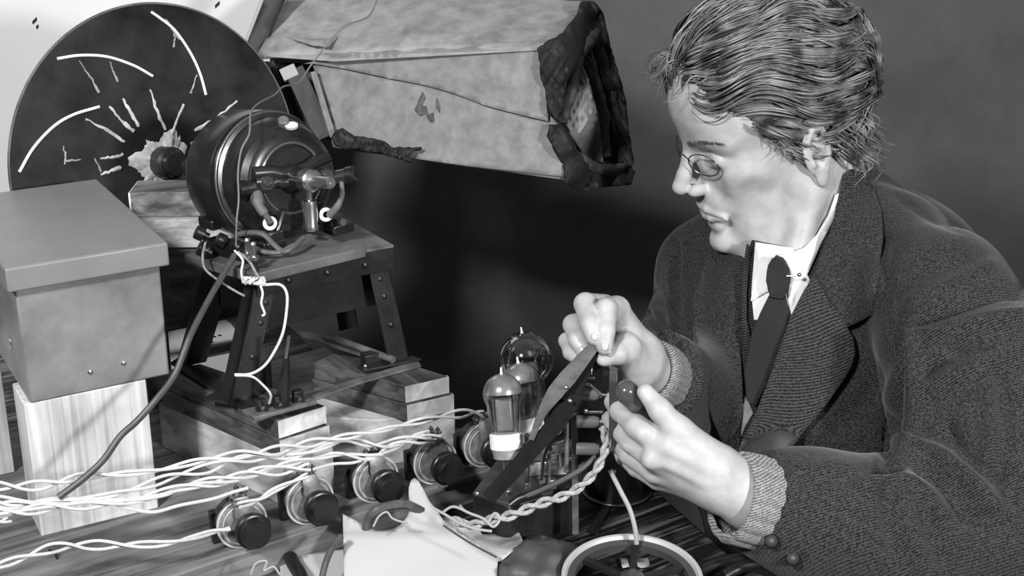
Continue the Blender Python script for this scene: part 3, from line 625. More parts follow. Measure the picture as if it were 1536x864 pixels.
# ================================================================ rheostats on the plank
M_dial = mat('dull_nickel_dial', .22, .45, .3, var=.5, scale=90)
M_edge = mat('bright_nickel_edge', .55, .4, .2)
M_bracket = mat('grey_zinc_strap', .20, .45, .6, var=.4, scale=80)
def nearY(x, y, h): return T(x, y, h)
RN = nrm([.50, -.86, .10])
rlab = ['black knobbed round rheostat, nearest the lower left corner', 'black knobbed round rheostat, second from the lower left', 'black knobbed round rheostat in the middle of the row', 'black knobbed round rheostat just left of the glass valves, above the paper spike', 'round rheostat half hidden behind the nearest glass valve']
rs_ = [(364, 786), (466, 752), (565, 720), (654, 693), (728, 668)]
for i, (x, y) in enumerate(rs_):
    c = T(x, y, PH+.0215); t = thing('rheostat', [c[0], c[1], TZ+PH], rlab[i], 'rheostat', 'rheostats on the plank')
    u = nrm(np.cross(RN, z_)); w = np.cross(u, RN); R = .0220
    MB().lathe(c, RN, [(-.010, R*.93), (-.003, R), (-.001, R), (-.001, R*.9), (.001, R*.88), (.001, .001)], 56).build('dial', M_dial, t, angle=25)
    MB().ring(c+RN*-.0015, RN, R*.985, .0011, 56).build('rim', M_edge, t); MB().ring(c+RN*.001, RN, R*.80, .0005, 48).build('rim', M_edge, t)
    MB().lathe(c-RN*.010, RN, [(-.010, R*.9), (0, R*.96)], 40).build('backing', M_bakelite, t)
    k = c+RN*.008-u*.005-w*.0035
    MB().lathe(k, RN, [(-.006, .005), (0, .005), (0, .0150), (.001, .0158), (.005, .0158), (.006, .0150), (.0065, .0135), (.0135, .0128), (.0155, .0115), (.0158, .0)], 64).build('knob', mat('glossy_black_bakelite', .009, .32, spec=.55, bump=.05, bscale=300), t, angle=30)
    # strap: from the top over the rim, behind the knob and down to the plank
    st_ = [c+w*.027-RN*.006, c+w*.0255+RN*.002, c+w*.012+RN*.0045-u*.001, c-w*.010+RN*.005-u*.002, c-w*.021+RN*.006-u*.002, c-w*.0216+RN*.011-u*.002]
    wd = [.0035, .0065, .0085, .005, .0035, .0035]; m = MB(); vs_ = []
    for q, a in zip(st_, wd): vs_ += [q-u*a, q+u*a]
    m.add(vs_, [(2*j, 2*j+1, 2*j+3, 2*j+2) for j in range(len(st_)-1)]); m.build('strap', M_bracket, t, solid=.0012, bevel=.0003)
    MB().box(c-w*.006-RN*.021+u*.0, (.022, .0035, .0155), u, None, w).build('bracket', M_iron, t, bevel=.0006)
    for sx_, sz in ((-.006, .0285), (.007, .027), (.001, .031)):
        q = c+u*sx_+w*sz-RN*.004; mb = MB().lathe(q, w, [(-.005, .0012), (.0, .0012), (.0, .0024), (.0022, .0024), (.0024, .0012), (.004, .001)], 10); mb.cyl(q-RN*.004, q+RN*.006, .0013, 8); mb.build('terminal_screw', M_brass, t, angle=30)
# stub screws standing on the plank
for j, (x, y, lab) in enumerate(((305, 724, 'small dark bolt standing on the plank beside the white wires, left of centre'), (87, 838, 'bent nail sticking out of the plank at the lower left, below the white wires'))):
    p_ = T(x, y, PH)
    o = (MB().lathe(p_, z_, [(0, .0028), (.006, .0028), (.0065, .0035), (.010, .0035), (.0105, .0025)], 14).build('bolt', M_brass) if j == 0 else MB().tube([p_-[0, 0, .002], p_+[-.002, 0, .006], p_+[-.006, -.002, .010]], .0012, 8).build('nail', M_iron))
    tag(o, lab, 'bolt' if j == 0 else 'nail')
# ================================================================ white wires
def ww(lab, pts, tw=True, r=.0014, **k): return wire('twisted_wire' if tw else 'cotton_wire', lab, 'wire', pts, r, M_wirew, tw, 'white wires to the rheostats', pitch=.075, loose=1.5, **k)
ww('twisted white wire running lowest, from the lower left corner to the nearest rheostat', [(-20, 855, 1.10), (30, 838, 1.115), (80, 822, 1.125), (130, 818, 1.14), (200, 817, 1.145), (250, 815, 1.15), (290, 806, 1.165), (322, 797, 1.18), (345, 793, 1.185)])
ww('topmost twisted white wire, running from the left edge to the farthest rheostat behind the valves', [(-20, 729, 1.135), (60, 728, 1.14), (130, 714, 1.15), (180, 711, 1.155), (240, 705, 1.165), (300, 691, 1.18), (350, 683, 1.19), (400, 678, 1.20), (450, 668, 1.215), (500, 658, 1.225), (560, 648, 1.24), (620, 634, 1.27), (670, 624, 1.29), (700, 620, 1.31), (726, 622, 1.335)])
ww('twisted white wire sagging in the middle of the bundle, ending at the fourth rheostat', [(-20, 742, 1.125), (25, 754, 1.13), (90, 750, 1.14), (150, 745, 1.145), (210, 731, 1.155), (260, 714, 1.17), (310, 703, 1.18), (350, 690, 1.19), (400, 686, 1.205), (440, 684, 1.215), (470, 676, 1.22), (520, 660, 1.235), (560, 668, 1.25), (590, 664, 1.262), (620, 655, 1.275), (645, 652, 1.285)])
ww('twisted white wire ending at the middle rheostat after a shallow dip', [(-20, 758, 1.12), (40, 757, 1.13), (110, 752, 1.14), (190, 752, 1.15), (240, 740, 1.16), (290, 726, 1.175), (345, 720, 1.185), (390, 706, 1.20), (430, 696, 1.21), (470, 688, 1.225), (510, 681, 1.235), (550, 686, 1.245), (572, 682, 1.25)])
ww('twisted white wire ending at the second rheostat from the left', [(-20, 770, 1.115), (30, 768, 1.12), (80, 760, 1.13), (150, 757, 1.14), (220, 748, 1.155), (270, 733, 1.17), (330, 722, 1.18), (380, 710, 1.195), (430, 705, 1.205), (465, 700, 1.21)])
ww('single white wire dipping across the pale block to the nearest rheostat', [(-20, 774, 1.11), (60, 762, 1.125), (150, 752, 1.14), (190, 762, 1.15), (230, 768, 1.155), (270, 758, 1.165), (320, 748, 1.175), (350, 738, 1.18), (372, 732, 1.185)], tw=False, r=.0015)
ww('short twisted white wire looping between the nearest and the second rheostat', [(358, 758, 1.175), (388, 750, 1.19), (410, 736, 1.20), (440, 722, 1.21), (462, 712, 1.21)])
ww('short single white wire between the second and the middle rheostat', [(470, 704, 1.215), (500, 696, 1.23), (530, 694, 1.24), (555, 686, 1.248), (575, 682, 1.25)], tw=False)
ww('short twisted white wire joining the middle and the fourth rheostat', [(572, 680, 1.25), (590, 670, 1.262), (615, 662, 1.275), (640, 658, 1.285), (660, 655, 1.29)])
ww('loose white wire end in the air at the left edge below the bundle', [(-20, 786, 1.11), (5, 782, 1.115), (14, 779, 1.118)], r=.0012)
# dark rubber cable from the terminals down to the left
wire('rubber_cable', 'dark thick cable sloping from the terminal block down in front of the pale block', 'cable', [(352, 382, 1.225), (335, 412, 1.215), (313, 450, 1.20), (285, 505, 1.18), (262, 562, 1.17), (232, 602, 1.16), (205, 632, 1.155), (180, 655, 1.15), (155, 690, 1.145), (125, 718, 1.14), (88, 746, 1.135)], .0028, mat('dark_rubber', .05, .5, var=.3, scale=100))
wire('thick_cable', 'thick grey cable curled round the terminals under the motor', 'cable', [(356, 352, 1.262), (375, 349, 1.255), (395, 352, 1.25), (410, 366, 1.25), (425, 377, 1.25), (440, 370, 1.255), (455, 357, 1.27)], .0026, mat('grey_rubber', .09, .45))
wire('thick_cable', 'second thick grey cable running under the motor towards the right', 'cable', [(378, 371, 1.25), (398, 378, 1.245), (420, 378, 1.25), (440, 368, 1.255)], .0024, mat('grey_rubber', .09, .45))
g_ = 'cotton leads hanging from the terminal block'
wire('cotton_lead', 'pale cotton lead hanging from the left terminal nut and slanting to the knot', 'wire', [(308, 364, 1.245), (304, 384, 1.235), (308, 404, 1.228), (330, 422, 1.222), (352, 436, 1.22), (367, 444, 1.22)], .0011, M_cord, grp=g_)
wire('cotton_lead', 'white cotton lead curving down in a loop beside the left iron leg', 'wire', [(372, 424, 1.215), (395, 427, 1.212), (420, 427, 1.212), (430, 440, 1.212), (430, 465, 1.212), (424, 500, 1.212), (410, 530, 1.212), (395, 550, 1.212), (375, 561, 1.21), (352, 562, 1.21)], .0013, M_wirew, grp=g_)
wire('cotton_lead', 'white cotton lead from the foot of the left leg to the knife switch', 'wire', [(352, 563, 1.208), (378, 565, 1.21), (395, 578, 1.215), (406, 592, 1.22), (404, 605, 1.23)], .0011, M_wirew, grp=g_)
wire('cotton_lead', 'short frayed white lead dangling below the knot in front of the left leg', 'wire', [(390, 426, 1.212), (394, 440, 1.21), (392, 455, 1.21), (397, 470, 1.21), (393, 474, 1.21)], .0011, M_wirew, grp=g_)
wire('cotton_lead', 'pale lead from the terminal screws down to the knot', 'wire', [(352, 376, 1.225), (364, 390, 1.22), (362, 408, 1.217), (365, 425, 1.213)], .0011, M_wirew, grp=g_)
wire('cotton_lead', 'pale lead from the right terminal screw slanting down to the knot', 'wire', [(357, 378, 1.225), (374, 392, 1.22), (383, 408, 1.216), (390, 418, 1.213)], .0013, M_cord, grp=g_)
m = MB(); kp = []
for i in range(46): a = i*.9; kp.append(P(381+14*math.sin(a*.37)+3*math.cos(a*2.1), 421+5*math.sin(a*1.3), 1.213+.003*math.cos(a*1.7)))
o = m.tube(cr_spline(kp, 3), .0011, 6).build('cord_knot', M_wirew); tag(o, 'tangled white cord knot at the top of the left iron leg', 'knot')
# ================================================================ knife switch
ks = thing('knife_switch', T(420, 622, HF+.002), 'small knife switch with upright handle on the end of the left wooden stack', 'switch')
kb = [(363, 622), (385, 631), (476, 606), (455, 599)]
MB().prism([T(x, y, HS+.0058) for x, y in [(363, 620), (383, 632), (476, 607), (456, 598)]], (0, 0, .004)).build('base', mat('grey_slate', .13, .5, var=.4, scale=60), ks, bevel=.0008)
for x, y in ((392, 615), (418, 610), (447, 602)):
    b = T(x, y, HS+.0098); m = MB().box(b+z_*.005, (.0045, .0035, .006), ux); tt = m.build('post', M_iron, ks, bevel=.0006)
    MB().cyl(b+z_*.006-ux*.002-uy*.009, b+z_*.006-ux*.002, .0018, 10).build('screw', M_brass, tt)
a = T(424, 606, HS+.012); b = P(429, 536, PR(a)[2]-.012); c = P(434, 503, PR(a)[2]-.018)
MB().lathe(a, b-a, [(0, .0062), (np.linalg.norm(b-a)*.5, .0058), (np.linalg.norm(b-a), .0030)], 8).build('handle', M_iron, ks)
MB().cyl(b, c, .0016, 10).build('blade_tip', M_steel, ks)
# ================================================================ amplifier chassis
ch = thing('amplifier_chassis', T(800, 770, 0), 'dark upright radio chassis bristling with valves and terminals, held by the man', 'chassis')
M_ch = mat('black_ebonite', .016, .35, var=.4, scale=40, bump=.1, bscale=100, spec=.55)
M_chg = mat('grey_scuffed_metal', .14, .4, .3, var=.5, scale=50)
def pslab(pts, vec, name, m, parent=ch, bevel=.0006): return MB().prism(PW(pts), vec).build(name, m, parent, bevel=bevel)
bk = nrm([.1, .99, 0])
# base box standing on the table
q = [T(x, y, .052) for x, y in ((709, 740), (770, 754), (866, 722), (868, 690), (745, 690))]
q[0] = T(709, 742, .052)
tq = [T(709, 742, .050), T(766, 760, .050), T(866, 728, .050), T(866, 694, .050), T(744, 694, .050)]
MB().prism([p-[0, 0, .050-.0005] for p in tq], (0, 0, .0495)).build('base_box', M_ch, ch, bevel=.001)
MB().prism([p for p in tq], (0, 0, .002)).build('base_top', M_chg if False else mat('dark_grey_panel', .05, .4, var=.4, scale=40), ch, bevel=.0006)
# vertical bar, front panel, cross panel
dC = 1.215
pslab([(857, 588, 1.20), (866, 586, 1.20), (868, 802, 1.245), (858, 802, 1.245)], bk*.006, 'upright_bar', M_chg)
pslab([(914, 556, 1.168), (926, 560, 1.168), (925, 640, 1.172), (913, 664, 1.175)], bk*.012, 'end_panel', mat('brown_ebonite', .05, .35, var=.3, scale=50))
pslab([(866, 590, 1.232), (916, 560, 1.222), (915, 660, 1.235), (866, 700, 1.245)], bk*.003, 'back_panel', M_ch)
pslab([(866, 560, 1.215), (878, 538, 1.205), (916, 552, 1.20), (916, 560, 1.205), (866, 592, 1.218)], bk*.02, 'top_block', M_ch)
for y, d in ((591, 1.20), (632, 1.205), (673, 1.212)):
    a = P(864, y, d); b = P(898, y+1, d); ax = nrm(b-a)
    MB().lathe(a, ax, [(0, .0048), (.001, .0056), (.016, .0056), (.0185, .0045), (np.linalg.norm(b-a), .0040)], 28).build('coil', mat('polished_black_tube', .30, .33, .5), ch, angle=30)
    MB().cyl(b, P(922, y+2, d), .0014, 10).build('rod', M_steel, ch)
    for xx in (899, 911): MB().lathe(P(xx, y+1, d), ax, [(0, .0016), (0, .0030), (.002, .0030), (.002, .0016)], 12).build('nut', M_steel, ch)
    MB().ball(P(927, y+2, d-.004), .0028, 8).build('screw_head', M_steel, ch)
for a, b, r in (((868, 567, 1.195), (892, 567, 1.195), .0016), ((868, 576, 1.192), (884, 576, 1.192), .0018), ((884, 576, 1.192), (900, 590, 1.192), .0012), ((876, 618, 1.198), (904, 618, 1.198), .0014), ((887, 552, 1.192), (887, 562, 1.192), .0014)):
    MB().cyl(P(*a), P(*b), r, 10).build('contact_rod', M_steel, ch)
for x, y, d in ((850, 582, 1.19), (857, 600, 1.19), (848, 706, 1.21), (716, 740, 1.19), (879, 616, 1.195), (817, 694, 1.21), (916, 551, 1.19), (921, 708, 1.20)):
    MB().ball(P(x, y, d), .0019, 8).build('screw_head', M_steel, ch)
# lower grey cross panel with small fittings and posts
pslab([(792, 696, 1.225), (850, 690, 1.222), (850, 712, 1.226), (792, 714, 1.229)], bk*.002, 'cross_panel', mat('light_grey_panel', .34, .5, .1, var=.2, scale=40))
for x0, y0, x1, y1, d, r in ((790, 650, 791, 726, 1.21, .0017), (812, 672, 814, 722, 1.205, .0012), (826, 670, 824, 724, 1.205, .0012), (850, 634, 850, 708, 1.195, .0020), (840, 672, 841, 700, 1.205, .0013)):
    MB().cyl(P(x0, y0, d), P(x1, y1, d+.008), r, 10).build('post', M_steel if r < .0015 else M_chg, ch)
for x, y in ((811, 674), (830, 671), (828, 684), (812, 720), (828, 722), (828, 728), (790, 727), (762, 738), (766, 758)):
    p_ = P(x, y, 1.205 if y < 700 else 1.215); MB().box(p_, (.0032, .003, .0028), ux).build('fitting', M_chg if y < 700 else M_steel, ch, bevel=.0006)
MB().tube(cr_spline([P(*q) for q in ((850, 634, 1.195), (846, 628, 1.192), (840, 648, 1.192), (828, 652, 1.195), (820, 648, 1.20))], 5), .0015, 8).build('bent_lead', M_steel, ch)
MB().tube(cr_spline([P(*q) for q in ((812, 720, 1.20), (818, 680, 1.195), (830, 662, 1.195), (846, 655, 1.195), (850, 640, 1.195))], 5), .0012, 8).build('lead', M_bakelite, ch)
MB().tube(cr_spline([P(*q) for q in ((766, 758, 1.19), (780, 748, 1.19), (800, 742, 1.19), (812, 738, 1.19))], 5), .0042, 10).build('clip', M_bakelite, ch)
# leather-like strap pulled up between the fingers: a dark lower run and a lighter turned upper run
def band(p0, wds, nrm_, name, m, tw):
    pts = cr_spline([P(*q) for q in p0], 8); n = len(pts); w = np.interp(np.linspace(0, 1, n), np.linspace(0, 1, len(wds)), wds); mb = MB(); vs_ = []
    for i, q in enumerate(pts):
        t = nrm(pts[min(i+1, n-1)]-pts[max(i-1, 0)]); v = nrm(-ray(*PR(q)[:2])); a = nrm(np.cross(t, v)); a = nrm(a*math.cos(tw[0]+(tw[1]-tw[0])*i/(n-1))+v*math.sin(tw[0]+(tw[1]-tw[0])*i/(n-1))); vs_ += [q-a*w[i], q+a*w[i]]
    mb.add(vs_, [(2*i, 2*i+1, 2*i+3, 2*i+2) for i in range(n-1)]); return mb.build(name, m, ch, solid=.0016, bevel=.0004)
M_strap = mat('brown_strap', .008, .8, var=.4, spec=.15, scale=50); M_strapl = mat('grey_strap_face', .075, .6, var=.5, scale=60)
band([(732, 748, 1.185), (765, 712, 1.185), (800, 672, 1.182), (830, 640, 1.180), (852, 606, 1.18), (868, 570, 1.185), (893, 520, 1.19)], [.0062, .0068, .0068, .0075, .0085, .0070, .0045], None, 'dark_strap', M_strap, (0, .1))
band([(797, 660, 1.18), (812, 622, 1.178), (832, 590, 1.176), (852, 566, 1.176), (872, 542, 1.18), (893, 517, 1.186)], [.0022, .0038, .0070, .0075, .0062, .0045], None, 'strap_face', M_strapl, (.2, .2))
for q in ((849, 581, 1.168), (855, 601, 1.17)): MB().ball(P(*q), .0020, 8).build('rivet', M_steel, ch)
# ---- valves
def glassmat(name, clear, tint, rough=.03, mxv=.75):
    m = bpy.data.materials.new(name); m.use_nodes = True; nt = m.node_tree; N = nt.nodes; L = nt.links; N.clear()
    out = N.new('ShaderNodeOutputMaterial'); mx = N.new('ShaderNodeMixShader'); tr = N.new('ShaderNodeBsdfTransparent'); gl = N.new('ShaderNodeBsdfGlossy'); lw = N.new('ShaderNodeLayerWeight')
    tr.inputs[0].default_value = (tint, tint, tint, 1); gl.inputs['Roughness'].default_value = rough; gl.inputs[0].default_value = (.85, .85, .85, 1); lw.inputs[0].default_value = .45
    mp = N.new('ShaderNodeMapRange'); mp.inputs['To Min'].default_value = clear; mp.inputs['To Max'].default_value = mxv; L.new(lw.outputs['Facing'], mp.inputs['Value']); L.new(mp.outputs[0], mx.inputs[0]); L.new(tr.outputs[0], mx.inputs[1]); L.new(gl.outputs[0], mx.inputs[2]); L.new(mx.outputs[0], out.inputs[0]); return m
G_clear = glassmat('thin_clear_glass', .10, .72, .06); G_silver = glassmat('silvered_glass', .16, .80, .12, .5)
M_film = mat('getter_mirror_film', .42, .32, .35, var=.35, scale=60); M_cer = mat('white_ceramic', .85, .45); M_elec = mat('grey_electrode', .34, .4, .3, var=.3, scale=60)
def valve(lab, base, top, Rg, Rn, kind, zb):
    """base/top: world points of the foot and crown along the valve's axis"""
    base = np.asarray(base); top = np.asarray(top); ax = nrm(top-base); L = np.linalg.norm(top-base)
    t = thing('glass_valve', base, lab, 'valve', 'glass valves on the chassis')
    if kind == 'globe':
        c = top-ax*Rg; R = Rg; bl = []
        for i in range(25):
            a = math.pi*i/24*.86; bl.append((L-R+R*math.cos(a), R*math.sin(a)))
        bl = bl[::-1]; bl = [(zb, Rn)]+[(p[0], max(p[1], Rn*.9)) for p in bl[1:]]
        MB().lathe(base, ax, bl, 56).build('glass_bulb', G_clear, t)
        MB().lathe(base, ax, [(zb, .004), (zb+.012, .004), (zb+.018, .009), (zb+.030, .010), (zb+.034, .009), (zb+.034, 0)], 24).build('electrode', M_elec, t)
        for a in (-1, 1): MB().tube([base+ax*zb+SU*a*.004, base+ax*(zb+.02)+SU*a*.012, base+ax*(zb+.035)+SU*a*.010], .0006, 6).build('filament_support', M_elec, t)
    else:
        bl = [(zb, Rn), (zb+.003, Rn*1.06), (L-Rg*1.6, Rg*.86), (L-Rg*1.25, Rg*.97)]
        for i in range(14):
            a = math.pi*.52*(1-i/13); bl.append((L-Rg+Rg*math.cos(a), Rg*math.sin(a)))
        MB().lathe(base, ax, bl, 56).build('glass_bulb', G_silver, t)
        bf = [(L-Rg*.98+Rg*.97*math.cos(math.pi*.5*(1-i/9)), Rg*.97*math.sin(math.pi*.5*(1-i/9))) for i in range(10)]
        MB().lathe(base, ax, bf, 48).build('mirror_film', M_film, t)
        e1 = nrm(np.cross(ax, FW)); e2 = np.cross(ax, e1)
        m = MB(); hz = (L-Rg*1.1-zb)*.86
        m.box(base+ax*(zb+hz/2+.003), (Rn*.62, Rn*.32, hz/2), e1, None, ax); m.build('anode_plate', M_elec, t, bevel=.002)
        for s in (-1, 1): MB().cyl(base+ax*zb+e1*s*Rn*.75, base+ax*(zb+hz+.004)+e1*s*Rn*.75, .0008, 8).build('support_wire', M_steel, t)
    MB().lathe(top, ax, [(-.001, .0018), (.0015, .0010), (.0050, .0008), (.0055, 0)], 12).build('glass_tip', M_white, t)
    MB().lathe(base, ax, [(zb*.42, Rn*1.12), (zb*.46, Rn*1.18), (zb*1.02, Rn*1.18), (zb*1.08, Rn*1.0)], 44).build('ceramic_collar', M_cer, t, angle=25)
    MB().lathe(base, ax, [(0, Rn*.75), (.001, Rn*1.0), (zb*.40, Rn*1.06), (zb*.46, Rn*1.0)], 44).build('metal_base', mat('tinned_base', .5, .35, .6, var=.3, scale=80), t, angle=25)
    for a in range(4): c = base+SU*.004*math.cos(a*1.57)+BX*.004*math.sin(a*1.57); MB().cyl(c, c-ax*.014, .0011, 8).build('pin', M_brass, t)
valve('nearest silvered glass valve with a white ceramic collar, left side of the chassis', P(761, 688, 1.20), P(752, 560, 1.195), .0172, .0118, 'pear', .021)
valve('silvered glass valve standing between the nearest valve and the big clear globe', P(797, 662, 1.235), P(777, 544, 1.232), .0172, .0118, 'pear', .020)
valve('big clear glass globe valve with a pointed tip at the back of the chassis', P(806, 636, 1.275), P(783, 499, 1.272), .0248, .011, 'globe', .022)
# ---- wires from the chassis
M_br = mat('braided_flex', .20, .7, var=.4, scale=300); M_br2 = mat('dark_braided_flex', .07, .6)
wire('braided_flex', 'thick twisted braided flex looping from the chassis end down to the left', 'wire', [(903, 640, 1.18), (909, 665, 1.178), (900, 695, 1.178), (880, 722, 1.178), (850, 742, 1.18), (812, 755, 1.18), (770, 772, 1.18), (735, 780, 1.185), (705, 788, 1.19), (680, 780, 1.195)], .0021, mat('light_braided_flex', .34, .7, var=.4, scale=300), True, pitch=.03, loose=.3)
wire('braided_flex', 'dark single flex running above the twisted one along the chassis', 'wire', [(893, 685, 1.185), (870, 705, 1.18), (840, 722, 1.18), (812, 735, 1.185), (790, 744, 1.188)], .0022, M_br2)
wire('rubber_lead', 'pale single lead hanging from the chassis end down to the wheel', 'wire', [(915, 705, 1.195), (930, 735, 1.19), (945, 765, 1.19), (953, 795, 1.19), (955, 816, 1.192)], .0021, mat('pale_rubber', .33, .5))
# ---- dark can behind
cc_ = T(925, 738, 0)
cn = thing('black_can', cc_, 'black cylindrical can on the table behind the chassis and hand', 'can')
MB().lathe(cc_, z_, [(0, .032), (.001, .0335), (.004, .0335), (.005, .0325), (.066, .0325), (.067, .0335), (.070, .0335), (.071, .032), (.071, 0)], 64).build('body', M_bk, cn, angle=25)
MB().ring(cc_+z_*.0035, z_, .0336, .0010, 64).build('bottom_seam', mat('polished_edge', .25, .25, .8), cn)
# ================================================================ bottom clutter
M_paper = mat('white_thin_paper', .45, .85, bump=.25, bscale=25, bdist=.002, var=.03, scale=8)
def paper(poly, f, lab, name='torn_paper', m=None, cat='paper', solid=.0006, step=7):
    o = patch(poly, f, step).build(name, m or M_paper, solid=solid, angle=180); tag(o, lab, cat, None); return o
f1 = lambda x, y: T(x, y, .010+.026*min(1, max(0, (885-y)/80.))+.026*max(0, (795-y)/75.)+.0012*math.sin(x*.03)+.0008*math.sin(y*.05+x*.02))
paper([(514, 771), (532, 780), (550, 790), (565, 796), (576, 796), (590, 794), (600, 788), (611, 775), (616, 762), (613, 745), (613, 732), (617, 720), (622, 717), (628, 722), (636, 736), (644, 752), (655, 765), (665, 780), (680, 790), (700, 806), (722, 820), (747, 834), (744, 900), (517, 900)], f1, 'large torn sheet of white paper with a tall pointed spike, in the lower middle')
f2 = lambda x, y: T(x, y, .0035+.004*((870-y)/60.)+.001*math.sin(x*.1))
paper([(420, 840), (452, 833), (484, 828), (514, 824), (540, 824), (540, 900), (421, 900)], f2, 'white sheet of paper lying flat left of the torn one, at the bottom edge')
f3 = lambda x, y: T(x, y, .016+.006*((870-y)/60.)+.003*math.sin(x*.09)+.004*math.sin(y*.1))
paper([(664, 776), (685, 774), (704, 782), (716, 792), (724, 802), (760, 800), (779, 799), (785, 813), (770, 826), (752, 842), (735, 845), (700, 818), (680, 800)], f3, 'small crumpled white paper behind the torn sheet, near the chassis base')
f4 = lambda x, y: T(x, y, .012+.022*math.exp(-((x-815)/60)**2-((y-850)/40)**2)+.004*math.sin(x*.11+y*.05)+.003*math.sin(y*.17-x*.04))
M_cloth = mat('dark_leather_cloth', .10, .6, var=.35, scale=12, bump=.5, bscale=40, bdist=.002)
paper([(745, 900), (748, 850), (756, 832), (780, 818), (792, 806), (815, 803), (838, 811), (858, 815), (872, 820), (880, 832), (866, 850), (856, 900)], f4, 'crumpled dark leather cloth at the bottom edge beside the paper', 'crumpled_cloth', M_cloth, 'cloth', .002)
wh = thing('grooved_wheel', T(948, 872, .004), 'pale rimmed grooved wheel lying at the bottom edge, right of the cloth', 'wheel')
wc = T(948, 872, .03); Rw = .0585
wn = nrm([.0, -.10, 1])
MB().lathe(wc, wn, [(-.006, Rw-.004), (-.006, Rw), (-.003, Rw), (-.001, Rw-.0035), (.001, Rw-.0035), (.003, Rw), (.0055, Rw-.0002), (.006, Rw-.0015), (.0055, Rw-.0035), (.003, Rw-.005), (-.004, Rw-.006), (-.006, Rw-.004)], 96, cap=False).build('rim', mat('pale_wheel_rim', .48, .4, .2), wh, angle=20)
MB().lathe(wc, wn, [(-.005, Rw-.0058), (.0028, Rw-.0052), (.0034, Rw-.0075), (.0020, Rw-.0110), (-.005, Rw-.0110), (-.005, Rw-.0058)], 96, cap=False).build('inner_band', mat('dark_wheel_band', .05, .5), wh, angle=20)
for a in range(6):
    q = a*math.pi/3+.4; d = np.array([math.cos(q), math.sin(q), 0.1*math.sin(q)]); MB().box(wc+d*(Rw-.012)*.55, ((Rw-.012)*.5, .0030, .002), d, None, wn).build('spoke', M_iron, wh)
MB().lathe(wc-z_*.012, wn, [(0, .010), (.018, .010), (.019, .005), (.019, 0)], 30).build('hub', M_brass, wh, angle=30)
for i, (x0, x1, y0) in enumerate(((929, 941, 842), (953, 972, 842))):
    o = patch([(x0, y0-5), (x1, y0-5), (x1+3, y0+8), ((x0+x1)/2, y0+10), (x0+4, y0+8)], lambda x, y: T(x, y, .003), 5).build('paper_scrap', M_paper, solid=.0006); tag(o, ['left', 'right'][i]+' one of two white paper scraps showing through the wheel', 'paper', 'scraps inside the wheel')
# dark tool handle on the flat paper, dark bars, pliers-like tools at right
o = MB().tube(cr_spline([T(433, 829, .012), T(440, 845, .012), T(450, 862, .014), T(458, 885, .016)], 4), [.004]*2+[.0062]*11, 12).build('tool_handle', M_bakelite); tag(o, 'dark rounded tool handle lying across the flat white paper', 'tool')
o = MB().prism([T(*q, .0006) for q in ((883, 800), (897, 803), (930, 733), (919, 730))], (0, 0, .002)).build('dark_strip', M_iron, bevel=.0005); tag(o, 'narrow dark strip on the table between the chassis foot and the can', 'strip')
o = MB().tube(cr_spline([T(1035, 862, .008), T(1075, 846, .008), T(1120, 838, .010)], 5), [.004+.0003*i for i in range(11)], 12).build('file_handle', M_ch); tag(o, 'dark slender tool lying towards the cuff at the lower right', 'tool')
pl = thing('pliers', T(1150, 860, .0), 'dark pliers with a bright rivet under the sleeve at the lower right', 'pliers')
MB().tube(cr_spline([T(1085, 865, .008), T(1110, 852, .012), T(1150, 846, .016), T(1195, 850, .014), T(1215, 862, .01)], 5), .006, 12).build('handle', M_ch, pl)
MB().tube(cr_spline([T(1100, 885, .008), T(1130, 868, .012), T(1160, 858, .014), T(1200, 868, .012)], 5), .006, 12).build('handle', M_ch, pl)
MB().ball(T(1170, 842, .024), .0028, 8).build('rivet', M_steel, pl)
# cable arch and thin wires between plank and paper
wire('black_cable', 'thick dark cable arching behind the torn paper', 'cable', [(548, 800, 1.225), (553, 779, 1.222), (566, 765, 1.22), (588, 758, 1.225), (610, 757, 1.23), (635, 768, 1.235)], .0042, mat('worn_black_rubber', .07, .45, var=.4, scale=90))
wire('black_cable', 'second dark cable emerging left of the torn paper', 'cable', [(482, 870, 1.17), (490, 840, 1.175), (502, 815, 1.185), (512, 804, 1.19)], .003, mat('worn_black_rubber', .07, .45))
for j, (pts, lab) in enumerate((([(560, 790, 1.19), (568, 775, 1.19), (580, 768, 1.19), (588, 777, 1.19), (600, 782, 1.19), (612, 784, 1.19)], 'thin pale wire kinked over the notch of the torn paper'), ([(650, 762, 1.19), (668, 772, 1.185), (690, 785, 1.18), (712, 793, 1.18), (738, 797, 1.18)], 'thin wire crossing the crumpled paper behind the torn sheet'), ([(665, 788, 1.17), (690, 805, 1.165), (715, 820, 1.165), (745, 836, 1.16)], 'dark thin wire curving along the right edge of the torn sheet'), ([(662, 770, 1.19), (680, 760, 1.185), (705, 770, 1.18), (725, 778, 1.18), (740, 790, 1.178), (750, 778, 1.18), (742, 770, 1.18), (732, 784, 1.18)], 'tangled wire end near the foot of the chassis'), ([(376, 862, 1.155), (384, 845, 1.155), (400, 842, 1.155), (396, 856, 1.155), (410, 850, 1.155), (420, 862, 1.155)], 'tangle of thin pale wire left of the flat paper at the bottom'), ([(690, 758, 1.20), (700, 768, 1.19), (712, 772, 1.19)], 'short bright wire end pointing at the chassis base'))):
    wire('thin_wire', lab, 'wire', pts, .0009 if j not in (1, 3) else .0012, mat('dark_copper_wire', .06, .4) if j == 2 else mat('tinned_wire', .35, .45))
